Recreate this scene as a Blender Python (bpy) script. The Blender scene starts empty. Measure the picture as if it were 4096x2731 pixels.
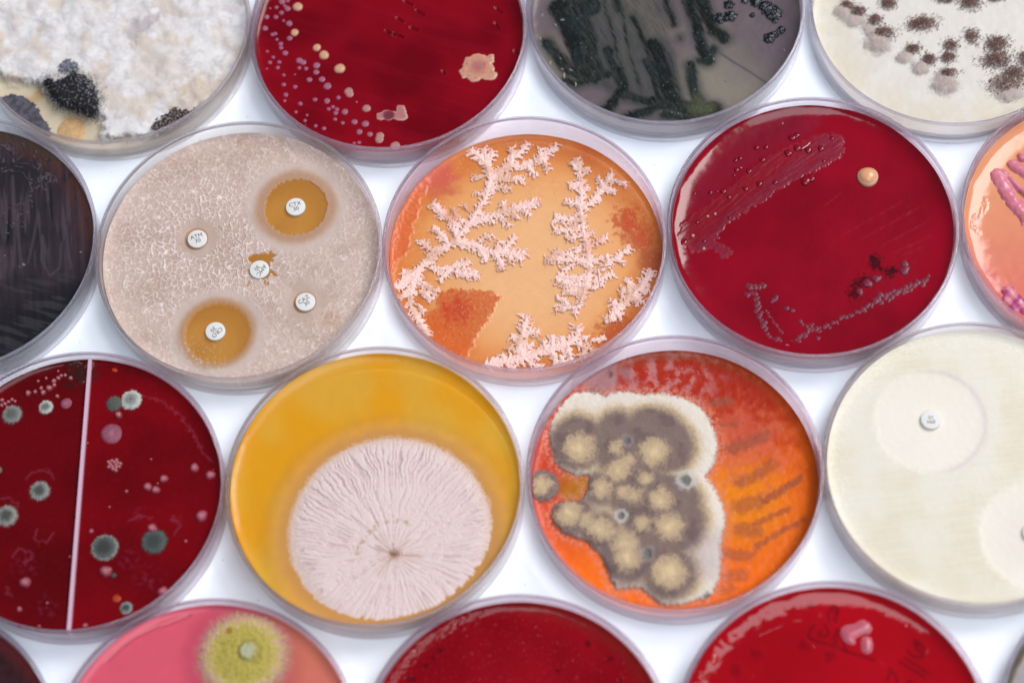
import bpy, bmesh, math, random
import numpy as np
from mathutils import Matrix, Vector

# ---------------------------------------------------------------- camera, world, lamps, exposure
# one Blender unit is one millimetre
sc = bpy.context.scene
sc.unit_settings.system = 'METRIC'; sc.unit_settings.scale_length = 0.001
W, H = 4096.0, 2731.0
EL, ROLL, DIST, FPX, RIM = 1.1381188, 0.1237447, 810.399, 10610.317, 13.4
_fw = np.array([0, math.cos(EL), -math.sin(EL)])
_r0 = np.array([1.0, 0, 0]); _u0 = np.array([0, math.sin(EL), math.cos(EL)])
_r = _r0 * math.cos(ROLL) - _u0 * math.sin(ROLL)
_u = _r0 * math.sin(ROLL) + _u0 * math.cos(ROLL)
_pos = -_fw * DIST + np.array([0, 0, RIM])
cam = bpy.data.cameras.new('camera'); camo = bpy.data.objects.new('camera', cam)
sc.collection.objects.link(camo)
camo.matrix_world = Matrix(((_r[0], _u[0], -_fw[0], _pos[0]), (_r[1], _u[1], -_fw[1], _pos[1]),
                            (_r[2], _u[2], -_fw[2], _pos[2]), (0, 0, 0, 1)))
cam.sensor_width = 36; cam.lens = FPX / W * 36
cam.clip_start = 10; cam.clip_end = 20000
cam.dof.use_dof = True; cam.dof.focus_distance = 832; cam.dof.aperture_fstop = 0.0062
sc.camera = camo

world = bpy.data.worlds.new("World"); sc.world = world; world.use_nodes = True
bg = world.node_tree.nodes['Background']
bg.inputs[0].default_value = (0.62, 0.74, 1.0, 1); bg.inputs[1].default_value = 0.22

def area(name, loc, size, power, color, size_y=None):
    l = bpy.data.lights.new(name, 'AREA'); l.energy = power; l.color = color
    l.shape = 'RECTANGLE'; l.size = size; l.size_y = size_y or size
    o = bpy.data.objects.new(name, l); sc.collection.objects.link(o)
    o.location = loc
    d = Vector((0, 0, 0)) - Vector(loc)
    o.rotation_euler = d.to_track_quat('-Z', 'Y').to_euler()
    return o
area('window_light', (1100, 520, 1450), 900, 3.2e7, (1.0, 0.985, 0.97), 900)
area('fill_light', (300, -520, 1700), 1200, 2.1e7, (0.90, 0.95, 1.0))
sc.view_settings.view_transform = 'Standard'; sc.view_settings.look = 'None'
sc.view_settings.exposure = 0.0; sc.view_settings.gamma = 1.0
sc.render.film_transparent = False
try:
    sc.cycles.use_denoising = True
    sc.cycles.max_bounces = 14; sc.cycles.transparent_max_bounces = 40
    sc.cycles.transmission_bounces = 12; sc.cycles.glossy_bounces = 6; sc.cycles.diffuse_bounces = 4
    sc.cycles.blur_glossy = 0.3
except Exception: pass

# ---------------------------------------------------------------- helpers
rng = np.random.RandomState(7); random.seed(7)
GAIN = .76
def S(r, g, b, k=1.0):
    k = k * GAIN
    f = lambda v: (v / 12.92 if v <= .04045 else ((v + .055) / 1.055) ** 2.4)
    return np.array([f(r / 255) * k, f(g / 255) * k, f(b / 255) * k])

def unproj(X, Y, z):
    x = X - W / 2; y = H / 2 - Y
    d = _fw * FPX + _r * x + _u * y
    t = (z - _pos[2]) / d[2]
    return _pos[:2] + d[:2] * t

def _h(ix, iy, s):
    n = (ix.astype(np.int64) * 374761393 + iy.astype(np.int64) * 668265263 + s * 1442695041) & 0xffffffff
    n = ((n ^ (n >> 13)) * 1274126177) & 0xffffffff
    n = ((n ^ (n >> 15)) * 2246822519) & 0xffffffff
    return ((n ^ (n >> 16)) & 0xffff) / 65536.0
def noise(x, y, s=0, per=None):
    ix = np.floor(x); iy = np.floor(y); fx = x - ix; fy = y - iy
    u = fx * fx * fx * (fx * (fx * 6 - 15) + 10); v = fy * fy * fy * (fy * (fy * 6 - 15) + 10)
    def g(dx, dy):
        jx = ix + dx
        if per: jx = np.mod(jx, per)
        a = _h(jx, iy + dy, s) * 2 * math.pi
        return np.cos(a) * (fx - dx) + np.sin(a) * (fy - dy)
    return (g(0, 0) * (1 - u) * (1 - v) + g(1, 0) * u * (1 - v) + g(0, 1) * (1 - u) * v + g(1, 1) * u * v) * 1.5
def fbm(x, y, f=1.0, o=4, s=0, p=.5):
    r = 0; a = 1.0; t = 0
    for i in range(o):
        r = r + a * noise(x * f + i * 17.3, y * f - i * 9.1, s + i); t += a; a *= p; f *= 2.03
    return r / t * 1.5
def worley(x, y, f, s=0):
    x = x * f; y = y * f; ix = np.floor(x); iy = np.floor(y)
    f1 = np.full(x.shape, 9.0); f2 = f1.copy()
    for dx in (-1, 0, 1):
        for dy in (-1, 0, 1):
            cx = ix + dx; cy = iy + dy
            d = np.hypot(cx + _h(cx, cy, s) - x, cy + _h(cx, cy, s + 5) - y)
            f2 = np.minimum(f2, np.maximum(f1, d)); f1 = np.minimum(f1, d)
    return f1, f2
def ss(a, b, x):
    t = np.clip((x - a) / (b - a), 0, 1); return t * t * (3 - 2 * t)
def mixc(c, d, t):
    t = np.asarray(t)[..., None]; return c * (1 - t) + d * t
def sdline(pts, X, Y):
    best = np.full(X.shape, 1e9); T = np.zeros(X.shape); n = len(pts) - 1
    for i in range(n):
        a = pts[i]; b = pts[i + 1]; dx, dy = b[0] - a[0], b[1] - a[1]
        t = np.clip(((X - a[0]) * dx + (Y - a[1]) * dy) / (dx * dx + dy * dy + 1e-9), 0, 1)
        d = np.hypot(X - a[0] - t * dx, Y - a[1] - t * dy)
        m = d < best; best = np.where(m, d, best); T = np.where(m, (i + t) / n, T)
    return best, T
def sdpoly(pts, X, Y):
    pts = list(pts); n = len(pts); d, _ = sdline(pts + [pts[0]], X, Y)
    ins = np.zeros(X.shape, bool)
    for i in range(n):
        a = pts[i]; b = pts[(i + 1) % n]
        c = ((a[1] > Y) != (b[1] > Y))
        xi = (b[0] - a[0]) * (Y - a[1]) / ((b[1] - a[1]) or 1e-9) + a[0]
        ins ^= c & (X < xi)
    return np.where(ins, -d, d)
def smin(a, b, k):
    h = np.clip(.5 + .5 * (b - a) / k, 0, 1); return b * (1 - h) + a * h - k * h * (1 - h)

# ---------------------------------------------------------------- materials
def nodes_of(name):
    m = bpy.data.materials.new(name); m.use_nodes = True
    nt = m.node_tree; nt.nodes.clear(); out = nt.nodes.new('ShaderNodeOutputMaterial')
    return m, nt, out
def N(nt, t, **k):
    n = nt.nodes.new(t)
    for a, b in k.items():
        if a in n.inputs: n.inputs[a].default_value = b
        else: setattr(n, a, b)
    return n
def fresnel(nt, ior):
    # same reflectance from both sides of a thin skin
    g = N(nt, 'ShaderNodeNewGeometry'); mx = N(nt, 'ShaderNodeMix', data_type='FLOAT')
    nt.links.new(g.outputs['Backfacing'], mx.inputs['Factor']); mx.inputs['A'].default_value = ior; mx.inputs['B'].default_value = 1 / ior
    fr = N(nt, 'ShaderNodeFresnel'); nt.links.new(mx.outputs[0], fr.inputs['IOR']); return fr
def plastic(name, tint=(.97, .965, .985), ior=1.5, rough=0.02):
    m, nt, out = nodes_of(name)
    L = nt.links.new
    g = N(nt, 'ShaderNodeBsdfGlass'); g.inputs['Color'].default_value = (*tint, 1); g.inputs['IOR'].default_value = ior; g.inputs['Roughness'].default_value = rough
    L(g.outputs[0], out.inputs[0]); return m
def thin_plastic(name, tint, ior=1.66, haze=(.88, .84, .93), gloss=True):
    m, nt, out = nodes_of(name); L = nt.links.new
    tr = N(nt, 'ShaderNodeBsdfTransparent'); tr.inputs[0].default_value = (*tint, 1)
    lw = N(nt, 'ShaderNodeLayerWeight'); lw.inputs['Blend'].default_value = .5
    pw = N(nt, 'ShaderNodeMath', operation='POWER'); L(lw.outputs['Facing'], pw.inputs[0]); pw.inputs[1].default_value = 5
    mc = N(nt, 'ShaderNodeMix', data_type='RGBA'); L(pw.outputs[0], mc.inputs['Factor'])
    mc.inputs['A'].default_value = (*tint, 1); mc.inputs['B'].default_value = (.50, .38, .52, 1)
    L(mc.outputs['Result'], tr.inputs[0])   # a slanting path crosses more plastic
    gl = N(nt, 'ShaderNodeBsdfGlossy'); gl.inputs['Roughness'].default_value = .05
    gl.inputs['Color'].default_value = (1, 1, 1, 1)
    fr = fresnel(nt, ior)
    no = N(nt, 'ShaderNodeTexNoise'); no.inputs['Scale'].default_value = .12
    tc = N(nt, 'ShaderNodeTexCoord'); L(tc.outputs['Object'], no.inputs['Vector'])
    bp = N(nt, 'ShaderNodeBump'); bp.inputs['Strength'].default_value = .25; bp.inputs['Distance'].default_value = .6
    L(no.outputs['Fac'], bp.inputs['Height']); L(bp.outputs[0], gl.inputs['Normal']); L(bp.outputs[0], fr.inputs['Normal'])
    # faint milky scatter of injection-moulded plastic, stronger along slanting paths; a coloured haze paints in the agar's glow
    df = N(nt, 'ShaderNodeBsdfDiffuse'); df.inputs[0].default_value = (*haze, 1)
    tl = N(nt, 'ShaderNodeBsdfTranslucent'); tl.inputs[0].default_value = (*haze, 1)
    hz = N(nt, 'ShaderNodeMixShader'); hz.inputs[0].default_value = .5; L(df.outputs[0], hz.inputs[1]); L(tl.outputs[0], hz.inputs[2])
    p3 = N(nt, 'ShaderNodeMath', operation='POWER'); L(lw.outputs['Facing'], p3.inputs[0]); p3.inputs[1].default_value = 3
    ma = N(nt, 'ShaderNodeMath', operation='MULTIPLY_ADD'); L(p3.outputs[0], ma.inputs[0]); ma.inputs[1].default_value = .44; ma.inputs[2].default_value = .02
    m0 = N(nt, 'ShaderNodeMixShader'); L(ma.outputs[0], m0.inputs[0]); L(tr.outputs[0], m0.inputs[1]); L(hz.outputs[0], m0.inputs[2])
    mx = N(nt, 'ShaderNodeMixShader'); L(fr.outputs[0], mx.inputs[0]); L(m0.outputs[0], mx.inputs[1]); L(gl.outputs[0], mx.inputs[2])
    L(mx.outputs[0], out.inputs[0]); return m
def surf(name, amp=.06, nscale=3.0, bump=.0, bscale=6.0, clear=False, tint=(1, 1, 1), ior=1.4, dist=.3, grain=0.0, gcol=.6, gscale=5.0, sss=0.0, soft=False):
    """colour, roughness and clearness come from the mesh's own attributes; noise adds grain."""
    m, nt, out = nodes_of(name); L = nt.links.new
    tc = N(nt, 'ShaderNodeTexCoord')
    at = N(nt, 'ShaderNodeAttribute'); at.attribute_name = 'Col'
    ar = N(nt, 'ShaderNodeAttribute'); ar.attribute_name = 'rough'
    n1 = N(nt, 'ShaderNodeTexNoise'); n1.inputs['Scale'].default_value = nscale; n1.inputs['Detail'].default_value = 4
    L(tc.outputs['Object'], n1.inputs['Vector'])
    mp = N(nt, 'ShaderNodeMapRange'); mp.inputs['From Min'].default_value = .25; mp.inputs['From Max'].default_value = .75
    mp.inputs['To Min'].default_value = 1 - amp; mp.inputs['To Max'].default_value = 1 + amp
    L(n1.outputs['Fac'], mp.inputs['Value'])
    vm = N(nt, 'ShaderNodeVectorMath', operation='SCALE'); L(at.outputs['Color'], vm.inputs[0]); L(mp.outputs[0], vm.inputs['Scale'])
    col = vm.outputs[0]
    if grain > 0:
        n2 = N(nt, 'ShaderNodeTexNoise'); n2.inputs['Scale'].default_value = gscale; n2.inputs['Detail'].default_value = 2
        L(tc.outputs['Object'], n2.inputs['Vector'])
        m2 = N(nt, 'ShaderNodeMapRange'); m2.inputs['From Min'].default_value = .42; m2.inputs['From Max'].default_value = .62
        m2.inputs['To Min'].default_value = 1.0 - grain * gcol; m2.inputs['To Max'].default_value = 1 + grain
        L(n2.outputs['Fac'], m2.inputs['Value'])
        v2 = N(nt, 'ShaderNodeVectorMath', operation='SCALE'); L(col, v2.inputs[0]); L(m2.outputs[0], v2.inputs['Scale']); col = v2.outputs[0]
    nrm = None
    if bump > 0:
        n3 = N(nt, 'ShaderNodeTexNoise'); n3.inputs['Scale'].default_value = bscale; n3.inputs['Detail'].default_value = 3
        L(tc.outputs['Object'], n3.inputs['Vector'])
        bp = N(nt, 'ShaderNodeBump'); bp.inputs['Strength'].default_value = bump; bp.inputs['Distance'].default_value = dist
        L(n3.outputs['Fac'], bp.inputs['Height']); nrm = bp.outputs[0]
    if clear:
        df = N(nt, 'ShaderNodeBsdfDiffuse'); L(col, df.inputs[0])
        tr = N(nt, 'ShaderNodeBsdfTransparent'); tr.inputs[0].default_value = (*tint, 1)
        ac = N(nt, 'ShaderNodeAttribute'); ac.attribute_name = 'clear'
        mx = N(nt, 'ShaderNodeMixShader'); L(ac.outputs['Fac'], mx.inputs[0]); L(df.outputs[0], mx.inputs[1]); L(tr.outputs[0], mx.inputs[2])
        gl = N(nt, 'ShaderNodeBsdfGlossy'); L(ar.outputs['Fac'], gl.inputs['Roughness']); gl.inputs['Color'].default_value = (1, 1, 1, 1)
        fr = fresnel(nt, ior)
        m3 = N(nt, 'ShaderNodeMixShader'); L(fr.outputs[0], m3.inputs[0]); L(mx.outputs[0], m3.inputs[1]); L(gl.outputs[0], m3.inputs[2])
        if nrm: L(nrm, df.inputs['Normal']); L(nrm, gl.inputs['Normal'])
        L(m3.outputs[0], out.inputs[0])
    else:
        p = N(nt, 'ShaderNodeBsdfPrincipled'); L(col, p.inputs['Base Color']); L(ar.outputs['Fac'], p.inputs['Roughness'])
        p.inputs['IOR'].default_value = ior
        if sss > 0:
            p.inputs['Subsurface Weight'].default_value = sss; p.inputs['Subsurface Scale'].default_value = 1.2
            p.inputs['Subsurface Radius'].default_value = (1, .7, .5)
        if soft:   # loose threads thin out towards the edge of a growth
            ac = N(nt, 'ShaderNodeAttribute'); ac.attribute_name = 'clear'
            n5 = N(nt, 'ShaderNodeTexNoise'); n5.inputs['Scale'].default_value = 2.4; n5.inputs['Detail'].default_value = 2; L(tc.outputs['Object'], n5.inputs['Vector'])
            a1 = N(nt, 'ShaderNodeMath', operation='MULTIPLY_ADD'); L(n5.outputs['Fac'], a1.inputs[0]); a1.inputs[1].default_value = -.9; a1.inputs[2].default_value = 1.45
            a2 = N(nt, 'ShaderNodeMath', operation='MULTIPLY', use_clamp=True); L(a1.outputs[0], a2.inputs[0]); L(ac.outputs['Fac'], a2.inputs[1])
            a3 = N(nt, 'ShaderNodeMath', operation='SUBTRACT', use_clamp=True); a3.inputs[0].default_value = 1; L(a2.outputs[0], a3.inputs[1]); L(a3.outputs[0], p.inputs['Alpha'])
        if nrm: L(nrm, p.inputs['Normal'])
        L(p.outputs[0], out.inputs[0])
    return m

# ---------------------------------------------------------------- mesh helpers
def mesh_np(name, co, faces, col=None, rough=None, clear=None, smooth=True, mat=None):
    me = bpy.data.meshes.new(name)
    co = np.asarray(co, np.float32)
    if isinstance(faces, np.ndarray):
        me.vertices.add(len(co)); me.vertices.foreach_set('co', co.ravel())
        k = faces.shape[1]
        me.loops.add(faces.size); me.loops.foreach_set('vertex_index', faces.ravel().astype(np.int32))
        me.polygons.add(len(faces)); me.polygons.foreach_set('loop_start', np.arange(0, faces.size, k, dtype=np.int32))
        me.update(calc_edges=True)
    else:
        me.from_pydata(co.tolist(), [], faces); me.update()
    n = len(co)
    if col is not None:
        col = np.broadcast_to(np.asarray(col, np.float32), (n, 3))
        a = me.color_attributes.new('Col', 'FLOAT_COLOR', 'POINT')
        a.data.foreach_set('color', np.concatenate([np.clip(col, 0, 1), np.ones((n, 1))], 1).astype(np.float32).ravel())
    for nm, v in (('rough', rough), ('clear', clear)):
        if v is not None:
            a = me.attributes.new(nm, 'FLOAT', 'POINT')
            a.data.foreach_set('value', np.broadcast_to(np.asarray(v, np.float32), (n,)).copy())
    if smooth: me.polygons.foreach_set('use_smooth', np.ones(len(me.polygons), bool))
    if mat: me.materials.append(mat)
    return me
def link(name, me, parent=None, loc=(0, 0, 0)):
    o = bpy.data.objects.new(name, me); sc.collection.objects.link(o)
    o.location = loc
    if parent is not None: o.parent = parent
    return o
def revolve(profile, seg):
    t = np.linspace(0, 2 * math.pi, seg, endpoint=False)
    pr = np.array(profile, float); n = len(pr)
    co = np.stack([pr[:, None, 0] * np.cos(t), pr[:, None, 0] * np.sin(t), np.repeat(pr[:, None, 1], seg, 1)], -1).reshape(-1, 3)
    i, j = np.meshgrid(np.arange(n - 1), np.arange(seg), indexing='ij'); j2 = (j + 1) % seg
    f = np.stack([i * seg + j, i * seg + j2, (i + 1) * seg + j2, (i + 1) * seg + j], -1).reshape(-1, 4)
    return co, f

# the dishes: centre x, centre y, radius, agar top, crop used to read positions (x0, y0, scale)
D = {
 'A1': (-116.56, 131.79, 45.0, 5.6, (0, 0, .4507)), 'A2': (-27.3, 116.81, 45.14, 7.9, (980, 0, .4932)),
 'A3': (62.93, 113.62, 45.26, 4.2, (2060, 0, .5102)), 'A4': (153.1, 99.94, 45.0, 3.8, (3200, 0, .3954)),
 'B0': (-170.32, 58.32, 45.0, 7.0, (0, 440, .6635)), 'B1': (-81.24, 43.74, 45.13, 7.2, (360, 460, .7398)),
 'B2': (7.54, 33.81, 44.31, 3.0, (1500, 420, .7398)), 'B3': (96.99, 27.16, 45.17, 8.7, (2620, 360, .7399)),
 'B4': (187.03, 16.92, 45.0, 6.0, (3780, 400, .6)),
 'C0': (-136.1, -30.42, 45.29, 9.6, (0, 1360, .8034)), 'C1': (-46.27, -40.58, 45.05, 9.4, (880, 1360, .791)),
 'C2': (43.38, -48.46, 44.37, 4.2, (2080, 1320, .7654)), 'C3': (132.18, -57.18, 45.28, 9.4, (3240, 1260, .816)),
 'D0': (-189.42, -105.31, 45.0, 8.0, (0, 2430, .1919)), 'D1': (-102.0, -114.71, 44.63, 10.0, (0, 2340, .6122)),
 'D2': (-12.96, -125.6, 45.15, 8.6, (1440, 2340, .5357)), 'D3': (77.37, -133.39, 45.19, 9.2, (2660, 2300, .6105)),
 'D4': (168.77, -142.4, 45.0, 6.0, (3896, 2431, .1914))}
def lp(k, x, y, h=0.0):
    cx, cy, R, za, (ox, oy, s) = D[k]
    p = unproj(ox + x * s, oy + y * s, za + h)
    return (p[0] - cx, p[1] - cy)
def lps(k, pts, h=0.0): return [lp(k, p[0], p[1], h) for p in pts]
def mm(k):
    a = lp(k, 500, 500); b = lp(k, 600, 500); return math.hypot(a[0] - b[0], a[1] - b[1]) / 100

# ---------------------------------------------------------------- table
def build_table():
    m, nt, out = nodes_of('white_laminate'); L = nt.links.new
    tc = N(nt, 'ShaderNodeTexCoord')
    p = N(nt, 'ShaderNodeBsdfPrincipled'); p.inputs['Roughness'].default_value = .45; p.inputs['IOR'].default_value = 1.4
    n = N(nt, 'ShaderNodeTexNoise'); n.inputs['Scale'].default_value = .02; n.inputs['Detail'].default_value = 3
    L(tc.outputs['Object'], n.inputs['Vector'])
    cr = N(nt, 'ShaderNodeValToRGB'); L(n.outputs['Fac'], cr.inputs[0])
    cr.color_ramp.elements[0].position = .3; cr.color_ramp.elements[0].color = (.77, .82, .885, 1)
    cr.color_ramp.elements[1].position = .7; cr.color_ramp.elements[1].color = (.82, .865, .92, 1)
    n2 = N(nt, 'ShaderNodeTexVoronoi'); n2.inputs['Scale'].default_value = .16
    L(tc.outputs['Object'], n2.inputs['Vector'])
    mr = N(nt, 'ShaderNodeMapRange'); mr.inputs['From Min'].default_value = .03; mr.inputs['From Max'].default_value = .06
    mr.inputs['To Min'].default_value = .6; mr.inputs['To Max'].default_value = 1; L(n2.outputs['Distance'], mr.inputs['Value'])
    v = N(nt, 'ShaderNodeVectorMath', operation='SCALE'); L(cr.outputs[0], v.inputs[0]); L(mr.outputs[0], v.inputs['Scale'])
    L(v.outputs[0], p.inputs['Base Color'])
    L(p.outputs[0], out.inputs[0])
    bm = bmesh.new(); bmesh.ops.create_cube(bm, size=1)
    bmesh.ops.scale(bm, vec=(900, 800, 18), verts=bm.verts); bmesh.ops.translate(bm, vec=(0, 0, -9), verts=bm.verts)
    bmesh.ops.bevel(bm, geom=list(bm.edges), offset=2, segments=2, affect='EDGES')
    me = bpy.data.meshes.new('table_top'); bm.to_mesh(me); bm.free(); me.materials.append(m)
    o = link('table_top', me); o['kind'] = 'structure'
    return o
build_table()

# ---------------------------------------------------------------- dish body
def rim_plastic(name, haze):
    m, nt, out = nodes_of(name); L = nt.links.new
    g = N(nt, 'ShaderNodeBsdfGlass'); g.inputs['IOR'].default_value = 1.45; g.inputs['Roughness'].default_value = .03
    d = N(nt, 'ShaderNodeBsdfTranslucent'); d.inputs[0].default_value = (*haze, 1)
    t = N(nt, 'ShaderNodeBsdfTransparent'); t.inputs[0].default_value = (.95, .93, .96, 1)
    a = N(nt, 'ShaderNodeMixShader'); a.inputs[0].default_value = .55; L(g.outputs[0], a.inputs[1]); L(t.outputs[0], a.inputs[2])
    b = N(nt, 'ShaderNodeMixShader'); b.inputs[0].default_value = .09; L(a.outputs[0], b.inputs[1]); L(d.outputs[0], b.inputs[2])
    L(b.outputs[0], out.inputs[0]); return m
RIMM = {'clear': rim_plastic('clear_rim', (.90, .86, .95)), 'pink': rim_plastic('pink_agar_glow_rim', (.97, .76, .87)), 'warm': rim_plastic('amber_agar_glow_rim', (.93, .86, .84))}  # pink and amber haze: light scattered from the agar, painted into clear plastic
THIN = {'clear': thin_plastic('clear_polystyrene_thin', (.985, .98, .99)), 'pink': thin_plastic('polystyrene_pink_agar_glow', (.99, .965, .98), haze=(.96, .67, .81)),
        'warm': thin_plastic('polystyrene_amber_agar_glow', (.99, .975, .965), haze=(.95, .83, .76))}  # pink and warm walls: agar glow put into the haze and tint colours
_dish_cache = {}
def dish_mesh(R, t):
    key = (round(R, 1), t)
    if key not in _dish_cache:
        prof = [(0.01, .5), (R - 2.4, .5), (R - 1.6, .45), (R - 1.1, .1), (R - .9, .03), (R - .65, .03), (R - .5, .15),
                (R - .42, .5), (R - .4, 1.2), (R - .12, 11.3), (R - .1, 12.4), (R - 1.1, 12.4), (R - 1.2, 11.3), (R - 1.42, 3.0), (R - 1.5, 2.2), (R - 1.8, 1.75), (R - 2.3, 1.6), (0.01, 1.6)]
        co, f = revolve(prof, 180)
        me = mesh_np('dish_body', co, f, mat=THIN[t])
        ring = [(R - .16, 12.43), (R - .02, 12.5), (R, 12.65), (R, 13.1), (R - .06, 13.3), (R - .2, 13.4), (R - .7, 13.4), (R - .84, 13.3), (R - .92, 13.1), (R - .98, 12.65), (R - 1.0, 12.5), (R - .9, 12.43), (R - .16, 12.43)]
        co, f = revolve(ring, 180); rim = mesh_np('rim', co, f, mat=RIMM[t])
        lip = [(R - 2.05, 1.64), (R - 1.5, 1.64), (R - 1.44, 2.2), (R - 1.40, 3.0), (R - 1.22, 11.2), (R - 1.2, 12.4)]
        _dish_cache[key] = (me, rim)
    return _dish_cache[key]
def dish(k, label, clear_tint=None):
    cx, cy, R, za, _ = D[k]
    e = bpy.data.objects.new('petri_dish', None); sc.collection.objects.link(e)
    e.empty_display_size = 20
    e.location = (cx, cy, 0)
    e['label'] = label; e['category'] = 'petri dish'; e['group'] = 'round clear plastic petri dishes packed in rows'
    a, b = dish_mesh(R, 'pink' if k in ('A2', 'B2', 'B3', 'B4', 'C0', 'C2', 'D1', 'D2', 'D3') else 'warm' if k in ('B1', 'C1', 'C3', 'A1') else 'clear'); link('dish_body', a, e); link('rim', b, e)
    return e

def agar(k, root, fn, mat, nr=110, nth=560, men=0.8, body=None, ms=1.15):
    cx, cy, R, za, _ = D[k]
    Ra = R - 1.50
    rr = np.concatenate([np.linspace(0.05, Ra - 4.0, nr), Ra - 4.0 + 4.0 * np.linspace(0, 1, 18)[1:] ** .8])
    th = np.linspace(0, 2 * math.pi, nth, endpoint=False)
    Rm, Tm = np.meshgrid(rr, th, indexing='ij')
    X = Rm * np.cos(Tm); Y = Rm * np.sin(Tm)
    out = fn(X, Y)
    col, h, rough, clear = out['col'], out.get('h', 0 * X), out.get('rough', .25 + 0 * X), out.get('clear', 0 * X)
    edge = men * 1.15 * np.exp(-(Ra - Rm) / ms) * (1 + .25 * noise(np.cos(Tm) * 4, np.sin(Tm) * 4, 3))
    Z = h * ss(0, 1.0, Ra - Rm + .3) + edge
    co = np.stack([X, Y, Z], -1).reshape(-1, 3)
    n = len(rr); i, j = np.meshgrid(np.arange(n - 1), np.arange(nth), indexing='ij'); j2 = (j + 1) % nth
    f = np.stack([i * nth + j, (i + 1) * nth + j, (i + 1) * nth + j2, i * nth + j2], -1).reshape(-1, 4)
    # side wall down to the dish floor
    last = (n - 1) * nth
    side = co[last:].copy(); side[:, 2] = 2.3 - za
    side[:, :2] *= (R - 1.62) / Ra
    bot = side.copy(); bot[:, :2] *= (R - 2.6) / (R - 1.62); bot[:, 2] = 1.68 - za
    co = np.concatenate([co, side, bot])
    j = np.arange(nth); j2 = (j + 1) % nth
    f2 = np.stack([last + j, last + nth + j, last + nth + j2, last + j2], -1)
    f3 = np.stack([last + nth + j, last + 2 * nth + j, last + 2 * nth + j2, last + nth + j2], -1)
    f = np.concatenate([f, f2, f3])
    col = np.broadcast_to(col, X.shape + (3,)).reshape(-1, 3)
    bc = col[last:] if body is None else np.broadcast_to(body, (nth, 3))
    col = np.concatenate([col, bc, bc]); 
    ro = np.broadcast_to(rough, X.shape).ravel(); ro = np.concatenate([ro, ro[last:], ro[last:]])
    cl = np.broadcast_to(clear, X.shape).ravel(); cl = np.concatenate([cl, cl[last:], cl[last:]])
    me = mesh_np('agar', co, f, col, ro, cl, mat=mat)
    return link('agar', me, root, (0, 0, za))

def patch(name, k, parent, fn, bbox, step, mat, kind=None, label=None, cut=-.12):
    """raised growth: fn(X, Y) -> (height above the agar, colour, roughness); the part below the agar is dropped."""
    x0, y0, x1, y1 = bbox
    Ra = D[k][2] - 1.6
    x0 = max(x0, -Ra); x1 = min(x1, Ra); y0 = max(y0, -Ra); y1 = min(y1, Ra)
    xs = np.arange(x0, x1 + step, step); ys = np.arange(y0, y1 + step, step)
    if len(xs) < 2 or len(ys) < 2: return None
    X, Y = np.meshgrid(xs, ys, indexing='ij')
    res = fn(X, Y); h, col, rough = res[:3]; cl = np.broadcast_to(res[3], X.shape).ravel() if len(res) > 3 else None
    rad = np.hypot(X, Y); h = np.where(rad > Ra, -1.0, h)
    ok = h > cut
    q = ok[:-1, :-1] & ok[1:, :-1] & ok[1:, 1:] & ok[:-1, 1:]
    if not q.any(): return None
    ny = len(ys); I, J = np.nonzero(q)
    f = np.stack([I * ny + J, (I + 1) * ny + J, (I + 1) * ny + J + 1, I * ny + J + 1], -1)
    used = np.unique(f); remap = np.full(X.size, -1); remap[used] = np.arange(len(used))
    co = np.stack([X.ravel(), Y.ravel(), h.ravel()], -1)[used]
    col = np.broadcast_to(col, X.shape + (3,)).reshape(-1, 3)[used]
    ro = np.broadcast_to(rough, X.shape).ravel()[used]
    me = mesh_np(name, co, remap[f], col, ro, None if cl is None else cl[used], mat=mat)
    o = link(name, me, parent)
    if kind: o['kind'] = kind
    if label: o['label'] = label
    return o
def bb(pts, pad):
    a = np.array(pts); return (a[:, 0].min() - pad, a[:, 1].min() - pad, a[:, 0].max() + pad, a[:, 1].max() + pad)

def dome_mesh(name, cols, mat, height=.35, seg=22, rings=7, flat=.5, rough=.25, wob=.06, seed=0):
    """unit colony: radius 1, domed, colours from centre to rim."""
    r = np.linspace(0, 1, rings + 1)[1:]; t = np.linspace(0, 2 * math.pi, seg, endpoint=False)
    co = [(0, 0, height)]; col = [cols[0]]
    rs = np.random.RandomState(seed); ph = rs.rand(3) * 6
    w = 1 + wob * (np.sin(2 * t + ph[0]) * .6 + np.sin(3 * t + ph[1]) * .5 + np.sin(5 * t + ph[2]) * .3)
    for q in r:
        z = height * (1 - q ** (2 / (1 - flat + 1e-6))) if q < 1 else -.12
        c = np.array([np.interp(q, np.linspace(0, 1, len(cols)), [cc[i] for cc in cols]) for i in range(3)])
        for a, ww in zip(t, w): co.append((q * ww * math.cos(a), q * ww * math.sin(a), z)); col.append(c)
    f = [(0, 1 + j, 1 + (j + 1) % seg) for j in range(seg)]
    for i in range(rings - 1):
        for j in range(seg):
            a = 1 + i * seg; f.append((a + j, a + seg + j, a + seg + (j + 1) % seg, a + (j + 1) % seg))
    return mesh_np(name, co, f, np.array(col), rough, mat=mat)
def put(name, me, parent, x, y, r, rz=None, zs=1.0, sx=1.0):
    o = link(name, me, parent, (x, y, 0)); o.scale = (r * sx, r, r * zs); o.rotation_euler = (0, 0, random.random() * 6.28 if rz is None else rz)
    return o
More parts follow.
